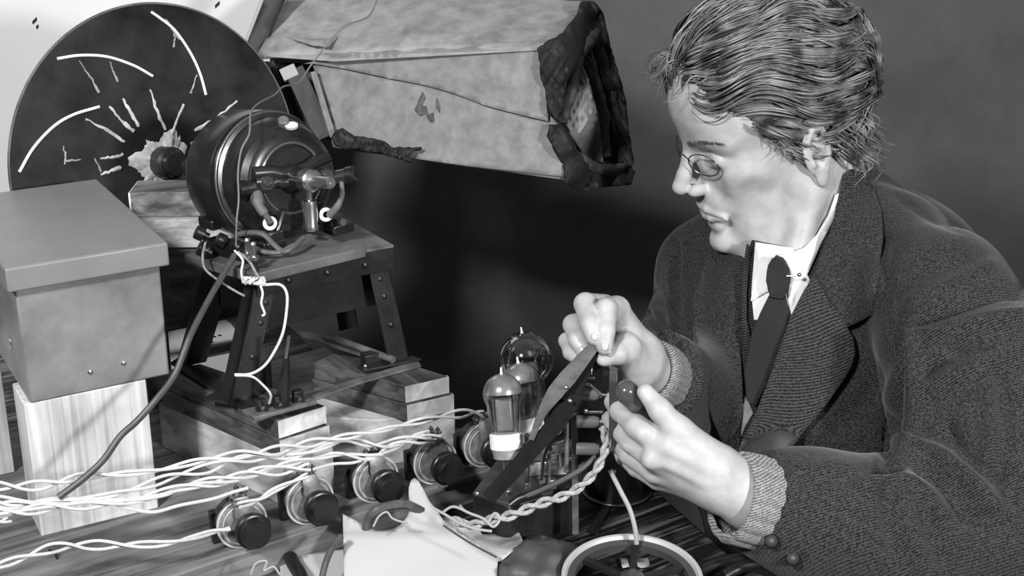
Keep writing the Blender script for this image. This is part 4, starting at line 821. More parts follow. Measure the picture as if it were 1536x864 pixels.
# ================================================================ the man
BK = -FW
def img(r, u, b): return nrm(RT*r+UP*u+BK*b)
HC = P(1161, 199, 1.435)                                       # middle of the head, between the ears
hF = img(-.928, -.365, .08); hU = img(-.289, .836, .466); hU = nrm(hU-hF*(hU@hF)); hL = np.cross(hU, hF)   # forward, up, left (towards camera)
HM3 = np.stack([hF, hL, hU], 1); HSC = .975
def hw(x, y, z): return HC+HM3@(np.array([x, y, z])*HSC)
NB0 = hw(-.035, 0, -.02); NB1 = P(1225, 385, 1.50)
def f_head(p):
    q = ((p-HC)@HM3)/HSC; Y = np.abs(q[:, 1]); s = q.copy(); s[:, 1] = Y     # mirrored copy
    E = lambda c, r: sd_ell(s, c, r); Cn = lambda a, b, ra, rb: sd_cone(s, a, b, ra, rb)
    d = sd_ell(q, (-.010, 0, .050), (.100, .073, .084))
    d = smin(d, sd_ell(q, (.054, 0, .060), (.045, .058, .060)), .02)          # forehead
    d = smin(d, sd_ell(q, (.030, 0, -.020), (.056, .054, .078)), .02)           # face mass
    d = smin(d, Cn((.002, .046, -.045), (.070, .010, -.096), .015, .0145), .016)     # jaw
    d = smin(d, Cn((.004, .052, .0), (.004, .048, -.045), .014, .014), .014)
    d = smin(d, sd_ell(q, (.081, 0, -.097), (.0150, .017, .0135)), .012)           # chin
    d = smin(d, E((.050, .040, -.014), (.020, .017, .018)), .022)                  # cheekbone
    d = smin(d, Cn((.079, .006, .031), (.064, .043, .032), .0105, .0090), .014)     # brow
    d = smax(d, -E((.0905, .034, .012), (.0115, .0160, .0110)), .012)               # socket
    d = smin(d, E((.0690, .031, .010), (.0130, .0150, .0115)), .004)              # eyeball under lid
    d = smax(d, -sd_poly(s, [(.0815, .020, .0040), (.0825, .031, .0015), (.0765, .043, .0040)], [.0010]*3, 0), .0010) # lid slit (eyes cast down)
    d = smax(d, -sd_poly(s, [(.0785, .019, .0175), (.0795, .031, .0195), (.0725, .044, .0160)], [.0008]*3, 0), .0025) # lid fold
    d = smin(d, sd_poly(q, [(.088, 0, .026), (.0960, 0, .010), (.1050, 0, -.008), (.1115, 0, -.0190)], [.0068, .0062, .0075, .0092], .004), .009)   # nose
    d = smin(d, E((.0800, .0135, .002), (.011, .010, .014)), .006)
    d = smin(d, E((.0985, .0110, -.0245), (.0100, .0068, .0068)), .005)           # wing
    d = smax(d, -E((.1020, .0060, -.0315), (.0060, .0034, .0040)), .003)          # nostril
    d = smin(d, sd_ell(q, (.076, 0, -.048), (.0195, .027, .024)), .012)             # muzzle
    d = smin(d, sd_poly(s, [(.0950, 0, -.0490), (.0930, .010, -.0500), (.0815, .0280, -.0580)], [.0042, .0042, .0026], .002), .004)  # upper lip
    d = smin(d, sd_poly(s, [(.0925, 0, -.0610), (.0905, .010, -.0610), (.0805, .0270, -.0610)], [.0052, .0050, .0026], .002), .004)  # lower lip
    d = smax(d, -sd_poly(s, [(.1000, 0, -.0548), (.0965, .010, -.0552), (.0850, .0270, -.0590), (.079, .032, -.0640)], [.0009, .0009, .0009, .0004], 0), .0012) # mouth line
    d = smin(d, sd_ell(q, (.084, 0, -.074), (.0085, .015, .010)), .008)
    d = smax(d, -sd_poly(s, [(.0880, .0200, -.0220), (.0860, .0290, -.0360), (.0790, .0345, -.0500)], [.0018, .0020, .0004], 0), .0040) # cheek fold
    d = smax(d, -sd_ell(s, (.060, .062, -.045), (.024, .014, .026)), .02)          # hollow cheek
    # neck
    n0 = NB0; n1 = NB1
    d = smin(d, sd_cone(p, hw(-.030, 0, -.035), n1, .056, .060), .018)
    d = smin(d, sd_cone(p, hw(.015, 0, -.055), P(1185, 400, 1.462), .042, .050), .016)
    d = smin(d, sd_cone(p, hw(-.020, .050, -.03), P(1190, 400, 1.41), .012, .008), .025)
    # ears
    e = s-np.array([-.012, .073, -.006]); ca, sa = math.cos(.42), math.sin(.42); ex = e[:, 0]*ca+e[:, 1]*sa; ey = -e[:, 0]*sa+e[:, 1]*ca
    ct, st_ = math.cos(.18), math.sin(.18); ez = e[:, 2]*ct+ex*st_; ex = ex*ct-e[:, 2]*st_; k = np.stack([-ex, ey, ez], 1)   # k: x backwards, z up along the ear
    ear = sd_ell(k, (.0, .002, .004), (.0165, .0045, .028))
    hel = [(-.008, .002, .010), (-.007, .005, .024), (.002, .007, .033), (.013, .007, .028), (.017, .006, .012), (.0145, .004, -.004), (.006, .002, -.018)]
    ear = smin(ear, sd_poly(k, hel, [.0025, .0030, .0034, .0034, .0034, .0034, .0040], .001), .0025)
    ear = smin(ear, sd_ell(k, (-.002, .002, -.025), (.0090, .0042, .0110)), .004)
    ear = smin(ear, sd_poly(k, [(.004, .004, .022), (.0085, .005, .008), (.005, .004, -.010)], [.0022, .0028, .0025], .001), .003)
    ear = smax(ear, -sd_ell(k, (-.001, .006, -.001), (.0075, .0060, .0110)), .003)
    ear = smin(ear, sd_ell(k, (-.0095, .004, -.002), (.0035, .0035, .0055)), .002)
    d = smin(d, ear, .004)
    return d
# hands ------------------------------------------------------------------
def fing(p, pts, rs, k=.0025): return sd_poly(p, [P(*q) for q in pts], rs, k)
def f_lhand(p):      # near hand (his left), lower one
    d = sd_poly(p, [P(1250, 792, 1.185), P(1130, 748, 1.165), P(1075, 718, 1.155)], [.036, .0275, .025], .006)
    for q, r in (((1000, 668, 1.142), .0135), ((990, 686, 1.150), .0130), ((985, 702, 1.165), .0125), ((990, 716, 1.182), .011)):
        d = smin(d, sd_cone(p, P(1082, 722, 1.160), P(*q), .022, r), .008)
    d = smin(d, sd_cone(p, P(1070, 700, 1.150), P(1018, 648, 1.137), .020, .0125), .010)             # thumb base
    th_ = fing(p, [(1018, 648, 1.137), (990, 615, 1.133), (968, 588, 1.138)], [.0118, .0092, .0070], .004); d = smin(d, th_, .006)
    fi = fing(p, [(996, 668, 1.142), (955, 640, 1.150), (930, 617, 1.172), (918, 603, 1.190)], [.0122, .0098, .0085, .0070]); d = smin(d, fi, .005)
    fm = fing(p, [(986, 688, 1.150), (946, 662, 1.164), (925, 640, 1.186), (914, 628, 1.202)], [.0118, .0094, .0083, .0070]); d = smin(d, fm, .0035)
    fr = fing(p, [(980, 704, 1.165), (944, 682, 1.182), (926, 662, 1.204), (918, 650, 1.215)], [.0110, .0088, .0080, .0066]); d = smin(d, fr, .0035)
    fl_ = fing(p, [(986, 716, 1.180), (955, 702, 1.200), (936, 686, 1.215), (928, 676, 1.225)], [.0100, .0078, .0070, .006]); d = smin(d, fl_, .0035)
    for (q, r) in (((975, 690, 1.139), .0070), ((964, 648, 1.1405), .006)): d = smin(d, sd_ball(p, P(*q)+BK*0, r), .008)
    d = smax(d, -sd_poly(p, [P(1006, 652, 1.1285), P(1018, 658, 1.1265)], [.0006, .0003], 0), .004)
    # tendons
    for a, b in (((1060, 705, 1.1335), (1004, 674, 1.130)), ((1055, 722, 1.1345), (998, 692, 1.1365))): d = smin(d, sd_cone(p, P(*a), P(*b), .0018, .0035), .008)
    # thumb nail
    return d
def f_rhand(p):      # far hand (his right), upper one, seen from the fingertips
    d = sd_poly(p, [P(1000, 575, 1.32), P(982, 566, 1.285), P(958, 545, 1.250)], [.024, .0245, .0225], .006)
    mc = [((923, 466, 1.225), .0125), ((908, 464, 1.245), .0120), ((893, 478, 1.258), .0110), ((880, 500, 1.262), .0100)]
    for q, r in mc: d = smin(d, sd_cone(p, P(956, 535, 1.250), P(*q), .0200, r), .009)
    d = smin(d, sd_cone(p, P(958, 552, 1.240), P(938, 524, 1.212), .0185, .0145), .010)               # thumb ball
    d = smin(d, fing(p, [(938, 524, 1.212), (926, 530, 1.200), (911, 534, 1.194), (905, 538, 1.192)], [.0130, .0098, .0080, .0066], .003), .004)
    d = smin(d, fing(p, [(925, 464, 1.222), (909, 467, 1.200), (908, 497, 1.186), (907, 520, 1.184)], [.0118, .0100, .0082, .0074]), .003)    # index
    d = smin(d, fing(p, [(906, 460, 1.242), (878, 456, 1.212), (884, 486, 1.190), (891, 506, 1.186)], [.0112, .0098, .0082, .0070]), .0022)    # middle
    d = smin(d, fing(p, [(893, 478, 1.256), (860, 487, 1.225), (867, 510, 1.203), (876, 528, 1.198)], [.0104, .0090, .0082, .0070]), .0022)    # ring
    d = smin(d, fing(p, [(882, 500, 1.260), (850, 511, 1.238), (856, 529, 1.222), (868, 540, 1.214)], [.0092, .0070, .0066, .0056]), .0022)    # little
    d = smin(d, sd_ball(p, P(910, 459, 1.196), .006), .006)
    for a, b in (((935, 478, 1.222), (956, 512, 1.232)), ((917, 460, 1.228), (948, 500, 1.24))): d = smin(d, sd_cone(p, P(*a), P(*b), .0035, .002), .008)
    return d
def bounds(pts, m): A = np.array(pts); return A.min(0)-m, A.max(0)+m
man = thing('person', (HC[0]+.10, HC[1]+.12, 0), 'seated man in spectacles, tweed suit and dark tie, adjusting the radio chassis with both hands', 'person')
M_skin = bpy.data.materials.new('skin'); M_skin.use_nodes = True
def skin():
    nt = M_skin.node_tree; N = nt.nodes; L = nt.links; b = N['Principled BSDF']; b.inputs['Roughness'].default_value = .48; b.inputs['Specular IOR Level'].default_value = .35
    b.inputs['Subsurface Weight'].default_value = 0
    tc = N.new('ShaderNodeTexCoord'); n = N.new('ShaderNodeTexNoise'); n.inputs['Scale'].default_value = 60; n.inputs['Detail'].default_value = 6; L.new(tc.outputs['Object'], n.inputs['Vector'])
    cr = N.new('ShaderNodeValToRGB'); cr.color_ramp.elements[0].color = (.37, .37, .37, 1); cr.color_ramp.elements[1].color = (.50, .50, .50, 1); cr.color_ramp.elements[0].position = .3; cr.color_ramp.elements[1].position = .7; L.new(n.outputs['Fac'], cr.inputs[0]); L.new(cr.outputs[0], b.inputs['Base Color'])
    n2 = N.new('ShaderNodeTexNoise'); n2.inputs['Scale'].default_value = 500; L.new(tc.outputs['Object'], n2.inputs['Vector']); bp = N.new('ShaderNodeBump'); bp.inputs['Strength'].default_value = .25; bp.inputs['Distance'].default_value = .0005; L.new(n2.outputs['Fac'], bp.inputs['Height']); L.new(bp.outputs[0], b.inputs['Normal'])
skin()
# skeleton of the clothed body (world points)
SH_N = P(1418, 452, 1.345); SH_F = P(1062, 410, 1.60); NK = P(1240, 380, 1.50)
EL_N = P(1452, 800, 1.255); WR_N = P(1145, 755, 1.172)
EL_F = P(1050, 610, 1.49); WR_F = P(1008, 582, 1.36)
CHb = P(1230, 560, 1.50); WST = P(1260, 860, 1.53); HIP = WST+np.array([.03, .03, -.01])
def body_core(p):
    d = sd_poly(p, [NK, CHb, WST, HIP], [.06, .10, .11, .12], .05)
    d = smin(d, sd_poly(p, [NK-[0, 0, .03], SH_N], [.05, .04], .02), .04); d = smin(d, sd_poly(p, [NK-[0, 0, .03], SH_F], [.05, .04], .02), .04)
    d = smin(d, sd_poly(p, [SH_N, EL_N, WR_N], [.042, .034, .025], .02), .02); d = smin(d, sd_poly(p, [SH_F, EL_F, WR_F], [.04, .030, .020], .02), .02)
    s_ = nrm((SH_N-SH_F)*[1, 1, 0]); f_ = np.array([s_[1], -s_[0], 0.]); f_ = f_ if f_[1] < 0 else -f_
    for sg in (-1, 1):
        h = HIP+s_*sg*.09; kn = h+f_*.20+np.array([.12, 0, -.02]); kn[2] = .50; an = kn+np.array([.05, .05, 0]); an[2] = .06; h[2] = .52
        d = smin(d, sd_poly(p, [h, kn, an], [.085, .062, .045], .03), .03)
    return d
parts = []
V1, F1 = nets(f_head, *bounds([hw(.12, 0, -.10), hw(-.11, 0, .14), hw(0, .09, 0), hw(0, -.09, 0), NB1, hw(-.1, 0, -.1)], .035), .0014); V1 = relax(V1, F1, 1, .4)
V2, F2 = nets(f_lhand, *bounds([P(1250, 792, 1.185), P(905, 595, 1.24), P(968, 575, 1.12), P(930, 700, 1.24)], .045), .0015); V2 = relax(V2, F2, 1, .5)
V3, F3 = nets(f_rhand, *bounds([P(1030, 610, 1.36), P(845, 440, 1.18), P(850, 560, 1.27), P(960, 440, 1.25)], .045), .0015); V3 = relax(V3, F3, 1, .5)
V4, F4 = nets(body_core, (-.15, .75, 0), (.95, 1.85, 1.2), .012); V4 = relax(V4, F4, 2, .5)
Vb = []; Fb = []; k = 0
for v, f in ((V1, F1), (V2, F2), (V3, F3), (V4, F4)): Vb.append(v); Fb.append(f+k); k += len(v)
body = raw('body', np.concatenate(Vb), np.concatenate(Fb), M_skin, man)
# nails
M_nail = mat('finger_nail', .50, .3)
def mesh_bvh(V, F_): return BVHTree.FromPolygons([tuple(v) for v in V], [tuple(int(i) for i in f) for f in F_])
bv_r = mesh_bvh(V3, F3); bv_l = mesh_bvh(V2, F2); bv_h = mesh_bvh(V1, F1)
def hit(bv, x, y, off=0., dflt=None):
    r = ray(x, y); h = bv.ray_cast(Vector(CAM), Vector(nrm(r)))
    if h[0] is None: return dflt
    return np.array(h[0])-nrm(r)*off
def nail(bv, cx, cy, w, l, ang):
    pts = []; ca, sa = math.cos(ang), math.sin(ang)
    for i in range(20):
        a = 2*math.pi*i/20; u = w*np.sign(math.cos(a))*abs(math.cos(a))**.7; v = l*np.sign(math.sin(a))*abs(math.sin(a))**.7; pts.append((cx+u*ca-v*sa, cy+u*sa+v*ca))
    c = hit(bv, cx, cy)
    if c is None: return
    dz = PR(c)[2]
    mb = patch(pts, lambda x, y: hit(bv, x, y, .0007, P(x, y, dz)), 2.0); mb.build('finger_nail', M_nail, man, solid=.0005, angle=180)
nail(bv_r, 892, 505, 4.6, 5.5, -.12); nail(bv_r, 907.5, 520, 5.0, 6.0, .0); nail(bv_r, 873, 525, 4.2, 5.5, -.3); nail(bv_r, 916, 531, 3.0, 4.5, .6)
# ---------------------------------------------------------------- suit jacket
def f_jacket(p):
    d = sd_poly(p, [P(1235, 400, 1.50), P(1215, 500, 1.50), P(1235, 660, 1.49), P(1270, 860, 1.53), HIP+[0, 0, .0]], [.070, .118, .135, .135, .140], .05)
    d = smin(d, sd_poly(p, [P(1275, 330, 1.53), P(1330, 385, 1.45), P(1400, 440, 1.37)], [.052, .062, .062], .03), .05)     # near shoulder yoke
    d = smin(d, sd_poly(p, [P(1190, 375, 1.55), P(1110, 385, 1.58), P(1062, 412, 1.60)], [.056, .058, .062], .03), .05)      # far shoulder
    d = smin(d, sd_poly(p, [P(1270, 330, 1.55), P(1330, 420, 1.60), P(1370, 620, 1.60), P(1380, 860, 1.60)], [.05, .10, .12, .12], .04), .05)   # back
    ne = sd_poly(p, [P(1412, 452, 1.350), P(1455, 560, 1.295), P(1476, 690, 1.262), P(1452, 792, 1.245)], [.072, .074, .072, .068], .03)
    nf = sd_poly(p, [P(1452, 792, 1.245), P(1340, 800, 1.215), P(1230, 775, 1.19), P(1132, 752, 1.17)], [.068, .062, .053, .044], .03)
    nf = smax(nf, (p-P(1133, 752, 1.17))@nrm(P(1100, 742, 1.16)-P(1230, 775, 1.19)), .004)
    d = smin(d, smin(ne, nf, .02), .016)
    fe = sd_poly(p, [P(1068, 425, 1.60), P(1045, 520, 1.545), P(1035, 600, 1.47)], [.058, .060, .056], .03)
    ff = sd_poly(p, [P(1035, 600, 1.47), P(985, 560, 1.285)], [.056, .042], .03); ff = smax(ff, (p-P(987, 560, 1.292))@nrm(P(960, 545, 1.25)-P(1035, 600, 1.47)), .004)
    d = smin(d, smin(fe, ff, .02), .016)
    # hollow the collar opening round the neck
    return smax(d, -sd_cone(p, hw(-.02, 0, -.05), P(1205, 392, 1.47), .060, .052), .008)
VJ, FJ = nets(f_jacket, (.02, .78, .42), (1.0, 1.85, 1.28), .0052); VJ = relax(VJ, FJ, 2, .5); NJ = vnormals(VJ, FJ)
if ((VJ-VJ.mean(0))*NJ).sum(1).mean() < 0: NJ = -NJ
# creases: displaced along the normal where each fold runs
dv = VJ-CAM; dep = dv@FW; pxx = 768+FPX*(dv@RT)/dep; pyy = 432-FPX*(dv@UP)/dep; facing = (NJ*(-dv)).sum(1) > -.02
disp = np.zeros(len(VJ))
def fold(pts, w, a, fac=True):
    global disp
    pts = cr_spline([np.array(q, float) for q in pts], 5); best = np.full(len(VJ), 1e9)
    for A, B in zip(pts[:-1], pts[1:]):
        ab = B-A; t = np.clip(((pxx-A[0])*ab[0]+(pyy-A[1])*ab[1])/max(ab@ab, 1e-9), 0, 1); best = np.minimum(best, np.hypot(pxx-A[0]-t*ab[0], pyy-A[1]-t*ab[1]))
    disp += np.where(facing, 1.5*a*np.exp(-(best/w)**2), 0)
for pts, w, a in (([(1345, 500), (1350, 560), (1340, 620), (1330, 700)], 9, -.010), ([(1365, 520), (1372, 600), (1362, 690)], 14, .006),
                  ([(1380, 480), (1440, 460), (1500, 440), (1530, 440)], 8, -.007), ([(1370, 505), (1440, 490), (1500, 478), (1536, 475)], 11, .007), ([(1370, 455), (1420, 430), (1480, 405)], 14, .005),
                  ([(1390, 560), (1420, 535), (1445, 525)], 8, -.007), ([(1385, 575), (1430, 560), (1480, 540)], 11, .004),
                  ([(1330, 700), (1370, 690), (1420, 720), (1460, 780)], 11, -.011), ([(1345, 680), (1400, 680), (1450, 710), (1490, 760)], 13, .009), ([(1290, 725), (1340, 718), (1380, 735), (1410, 770)], 10, .007),
                  ([(1330, 735), (1335, 780), (1345, 830)], 9, -.006), ([(1385, 750), (1400, 800), (1420, 850)], 10, -.006), ([(1360, 750), (1370, 800), (1385, 850)], 11, .005),
                  ([(1260, 720), (1300, 712), (1330, 705)], 9, -.006), ([(1200, 705), (1260, 705), (1310, 730)], 12, .003), ([(1500, 560), (1510, 640), (1500, 720)], 10, -.007), ([(1480, 570), (1488, 640), (1480, 700)], 11, .005),
                  ([(1420, 640), (1450, 690), (1500, 720)], 10, -.006),
                  ([(1012, 360), (1014, 440), (1016, 520), (1022, 600)], 5, -.008), ([(1003, 400), (1003, 470), (1006, 520)], 6, .004), ([(966, 465), (985, 490), (1012, 512)], 6, -.006), ([(975, 430), (990, 450), (1010, 468)], 6, -.005), ([(975, 530), (1000, 540), (1020, 560)], 6, -.007), ([(960, 505), (985, 520), (1012, 532)], 7, .004), ([(985, 555), (1005, 570), (1020, 590)], 6, .004),
                  ([(1322, 330), (1330, 420), (1338, 500)], 6, -.003), ([(1440, 345), (1400, 330), (1340, 290)], 4, -.002), ([(1250, 640), (1300, 600), (1330, 540)], 14, -.004)):
    fold(pts, w, a)
# broad cloth undulation
ph = VJ@np.array([[23., 31, 11], [41, 13, 37], [17, 47, 29]]).T
disp += .0012*np.sin(ph[:, 0])*np.sin(ph[:, 1])+.0008*np.sin(ph[:, 2]*1.7)
VJ = VJ+NJ*disp[:, None]; VJ = relax(VJ, FJ, 1, .4)
def tweed(name, g, lo, hi, sc=700, ang=.5, bump=.6, ribs=900., ribw=.4):
    m = bpy.data.materials.new(name); m.use_nodes = True; nt = m.node_tree; N = nt.nodes; L = nt.links; b = N['Principled BSDF']; b.inputs['Roughness'].default_value = .95; b.inputs['Specular IOR Level'].default_value = .12; b.inputs['Sheen Weight'].default_value = .12; b.inputs['Sheen Roughness'].default_value = .5
    tc = N.new('ShaderNodeTexCoord'); mp = N.new('ShaderNodeMapping'); mp.inputs['Rotation'].default_value = (ang, .3, ang*.7); L.new(tc.outputs['Object'], mp.inputs[0])
    n = N.new('ShaderNodeTexNoise'); n.inputs['Scale'].default_value = sc; n.inputs['Detail'].default_value = 3; L.new(tc.outputs['Object'], n.inputs['Vector'])
    w = N.new('ShaderNodeTexWave'); w.inputs['Scale'].default_value = ribs/20; w.inputs['Distortion'].default_value = .35; w.inputs['Detail'].default_value = 2; w.inputs['Detail Scale'].default_value = 4; w.bands_direction = 'Z'; L.new(mp.outputs[0], w.inputs['Vector'])
    mx = N.new('ShaderNodeMix'); mx.data_type = 'FLOAT'; mx.inputs[0].default_value = ribw; L.new(n.outputs['Fac'], mx.inputs[2]); L.new(w.outputs['Fac'], mx.inputs[3])
    cr = N.new('ShaderNodeValToRGB'); cr.color_ramp.elements[0].position = .36; cr.color_ramp.elements[0].color = (lo, lo, lo, 1); cr.color_ramp.elements[1].position = .68; cr.color_ramp.elements[1].color = (hi, hi, hi, 1); L.new(mx.outputs[0], cr.inputs[0]); L.new(cr.outputs[0], b.inputs['Base Color'])
    bp = N.new('ShaderNodeBump'); bp.inputs['Strength'].default_value = bump; bp.inputs['Distance'].default_value = .0006; L.new(mx.outputs[0], bp.inputs['Height']); L.new(bp.outputs[0], b.inputs['Normal']); MATS[name] = m; return m
M_plain = tweed('dark_tweed_plain', .06, .008, .058, 520, .9, .8, 3000, .06)
M_suit = tweed('dark_tweed', .06, .008, .062, 520, .9, .8, 3000, .18)
M_lap = tweed('dark_tweed_lapel', .06, .010, .070, 520, -.35, .8, 3500, .26)
jk = raw('suit_jacket', VJ, FJ, M_suit, man)
bv_j = mesh_bvh(np.concatenate([VJ, V1]), np.concatenate([FJ, FJ[:0]]) if False else np.concatenate([FJ, F1+len(VJ)]))
bv_jo = mesh_bvh(VJ, FJ)
def cloth_patch(poly, off, name, m, step=7, solid=.003, smooth=6, bv=None, parent=None, ctrl=None, offe=None, curve=True, sub=0):
    """a piece of cloth lying on the figure: the outline is cast on the surface, evened out and lifted by off"""
    if curve == 'spline':
        q = [np.array(p_, float) for p_ in poly]; q = q+[q[0], q[1]]; poly = [tuple(t) for t in cr_spline(q, 4)[:-5]]
    bv = bv or bv_j; mb = patch(poly, lambda x, y: (0, 0, 0), step); px = mb.px; n = len(px); dep = np.full(n, np.nan)
    for i, (x, y) in enumerate(px):
        h = hit(bv, x, y)
        if h is not None: dep[i] = PR(h)[2]
    md = np.nanmedian(dep); dep = np.where(np.isnan(dep), md, dep); dep = np.clip(dep, md-.12, md+.12)
    if ctrl is not None:
        c = np.array(ctrl, float)
        dep = np.array([((1/(1+((c[:, 0]-x)**2+(c[:, 1]-y)**2)/60.)**1.5)*c[:, 2]).sum()/(1/(1+((c[:, 0]-x)**2+(c[:, 1]-y)**2)/60.)**1.5).sum() for x, y in px])
    nb = [set() for _ in range(n)]
    for f in mb.f:
        for a in range(len(f)): nb[f[a]].add(f[(a+1) % len(f)]); nb[f[(a+1) % len(f)]].add(f[a])
    for _ in range(smooth):
        nd = dep.copy()
        for i in range(n):
            if nb[i]: nd[i] = .5*dep[i]+.5*np.mean([dep[j] for j in nb[i]])
        dep = nd
    mb.v = [tuple(P(x, y, dep[i]-off)) for i, (x, y) in enumerate(px)]
    return mb.build(name, m, parent or man, solid=solid, angle=180, subsurf=sub, bevel=0)
M_shirt = mat('white_shirt', .80, .8, var=.04, scale=60, bump=.1, bscale=600)
M_knit = tweed('black_knitted_tie', .02, .004, .05, 500, .2, 1., 5200, .75)
M_vest = tweed('dark_waistcoat', .03, .008, .05, 620, .4, .5, 2400, .3)
vestp = cloth_patch([(1128, 360), (1190, 372), (1215, 440), (1190, 520), (1160, 620), (1118, 700), (1100, 700), (1104, 600), (1106, 480), (1112, 400)], .002, 'waistcoat', M_vest, 8, .002, 10)  # dark waistcoat patch also supplies the shade inside the jacket opening
cloth_patch([(1133, 363), (1190, 372), (1215, 420), (1196, 470), (1183, 482), (1150, 480), (1131, 480), (1127, 440)], .006, 'shirt_front', M_shirt, 6, .002, 10)
# wool patch glimpsed between waistcoat and jacket
cloth_patch([(1110, 585), (1122, 600), (1130, 620), (1118, 640), (1112, 655)], .006, 'lining', mat('light_lining', .25, .8, var=.5, scale=60), 5, .001, 4)
# tie: blade then knot
cloth_patch([(1157, 436), (1177, 436), (1184, 470), (1180, 500), (1165, 540), (1146, 585), (1133, 610), (1120, 600), (1118, 560), (1128, 500), (1140, 470), (1150, 450)], .012, 'tie_blade', M_knit, 6, .004, 10)
cloth_patch([(1158, 388), (1166, 384), (1176, 388), (1184, 404), (1186, 416), (1180, 440), (1172, 448), (1156, 446), (1152, 436), (1150, 412), (1152, 398)], .019, 'tie_knot', M_knit, 5, .008, 10)
# shirt collar: near wing and far wing
cloth_patch([(1258, 290), (1250, 330), (1232, 365), (1212, 410), (1198, 440), (1185, 474), (1182, 440), (1186, 418), (1180, 398), (1168, 382), (1185, 380), (1205, 372), (1225, 352), (1243, 322), (1253, 292)], .007, 'shirt_collar', M_shirt, 6, .002, 12)
cloth_patch([(1134, 365), (1150, 374), (1168, 382), (1156, 392), (1151, 410), (1154, 436), (1126, 452), (1130, 425), (1136, 395)], .012, 'shirt_collar', M_shirt, 5, .002, 8)
pn = MB().tube([hit(bv_j, x, y, .026) if hit(bv_j, x, y) is not None else P(x, y, 1.4) for x, y in ((1180, 414), (1186, 414), (1194, 413), (1200, 411))], .0010, 8); pn.ball(hit(bv_j, 1199, 412, .027), .0022, 8); pn.build('collar_pin', M_brass, man)
# lapels and collar of the jacket
cloth_patch([(1221, 411), (1230, 428), (1243, 450), (1258, 472), (1270, 491), (1279, 508), (1282, 528), (1277, 548), (1266, 568), (1248, 594), (1225, 624), (1196, 658), (1168, 690), (1135, 698), (1107, 688), (1116, 662), (1134, 618), (1152, 572), (1168, 526), (1186, 476), (1204, 440)], .013, 'lapel', M_lap, 8, .005, 12)
cloth_patch([(1264, 262), (1276, 254), (1292, 258), (1310, 282), (1322, 318), (1324, 360), (1320, 400), (1314, 440), (1312, 470), (1292, 481), (1270, 491), (1256, 470), (1240, 444), (1221, 411), (1232, 380), (1246, 345), (1256, 310), (1261, 285)], .011, 'jacket_collar', M_suit, 8, .005, 12)
cloth_patch([(1098, 352), (1112, 352), (1126, 364), (1120, 398), (1114, 440), (1111, 496), (1111, 560), (1112, 627), (1110, 670), (1104, 690), (1085, 668), (1068, 630), (1055, 590), (1044, 540), (1040, 490), (1044, 440), (1054, 400), (1072, 368)], .010, 'lapel', M_plain, 8, .005, 12, bv=bv_jo)
cloth_patch([(1120, 365), (1128, 372), (1124, 400), (1120, 440), (1120, 480), (1132, 530), (1146, 552), (1136, 560), (1120, 530), (1112, 480), (1112, 430), (1116, 390)], .011, 'waistcoat_edge', M_vest, 5, .003, 8)
# sleeve buttons, knitted cuffs
for x, y in ((1158, 812), (1190, 838)):
    c = hit(bv_j, x, y, .002)
    if c is not None: MB().lathe(c, nrm(-ray(x, y)+[-.2, 0, .2]), [(-.002, .006), (.0015, .0062), (.003, .0050), (.0025, .003), (.002, 0)], 24).build('sleeve_button', M_bakelite, man, angle=30)
def cuff(a, b, ra, rb, name, m, n=96, rib=.0016, nr=30, sq=1.0):
    a = np.asarray(a); b = np.asarray(b); ax = nrm(b-a); u = nrm(np.cross(ax, FW)); w = np.cross(ax, u); mb = MB(); vs_ = []; pr = [(-.001, -.006), (-.004, -.002), (-.003, 0), (0, .0015), (.25, .0015), (.5, .001), (.75, .0005), (1, 0)]; Lg = np.linalg.norm(b-a)
    for (t, dr) in pr:
        tt = t if abs(t) < .01 and t < 0 else t*Lg
        for k in range(n*2):
            q = 2*math.pi*k/(n*2); rr = (ra+(rb-ra)*max(0, min(1, t if t > 0 else 0)))+dr+rib*abs(math.sin(nr*q/2))*(1 if t >= 0 else .5); vs_.append(a+ax*tt+rr*(u*math.cos(q)*sq+w*math.sin(q)))
    N2 = n*2; mb.add(vs_, [(i*N2+k, i*N2+(k+1) % N2, (i+1)*N2+(k+1) % N2, (i+1)*N2+k) for i in range(len(pr)-1) for k in range(N2)]); return mb.build(name, m, man, angle=180)
M_knitg = tweed('grey_ribbed_knit', .2, .10, .34, 500, .3, 1., 3000, .3)
cuff(P(1101, 746, 1.160), P(1150, 757, 1.172), .0355, .0385, 'knitted_cuff', M_knitg, rib=.0018, nr=17)
cuff(P(970, 557, 1.268), P(992, 568, 1.30), .0285, .031, 'knitted_cuff', M_knitg, rib=.001)
# trousers, shoes, stool: the part of him below the bench
def f_trs(p): return body_core(p)-.012
VT, FT = nets(lambda p: smax(f_trs(p), p[:, 2]-.62, .01), (-.0, .75, .05), (.95, 1.85, .68), .012); raw('trousers', VT, FT, M_vest, man)
hp = HIP; sl = thing('wooden_stool', (hp[0]+.03, hp[1]+.03, 0), 'plain wooden stool under the seated man, below the picture', 'stool')
MB().lathe((hp[0]+.03, hp[1]+.03, .36), z_, [(0, .16), (.03, .165), (.03, 0)], 48).build('seat', M_dwood, sl, angle=30)
for a in range(4): q = a*math.pi/2+.7; MB().cyl((hp[0]+.03+.16*math.cos(q), hp[1]+.03+.16*math.sin(q), 0), (hp[0]+.03+.12*math.cos(q), hp[1]+.03+.12*math.sin(q), .36), .014).build('leg', M_dwood, sl)
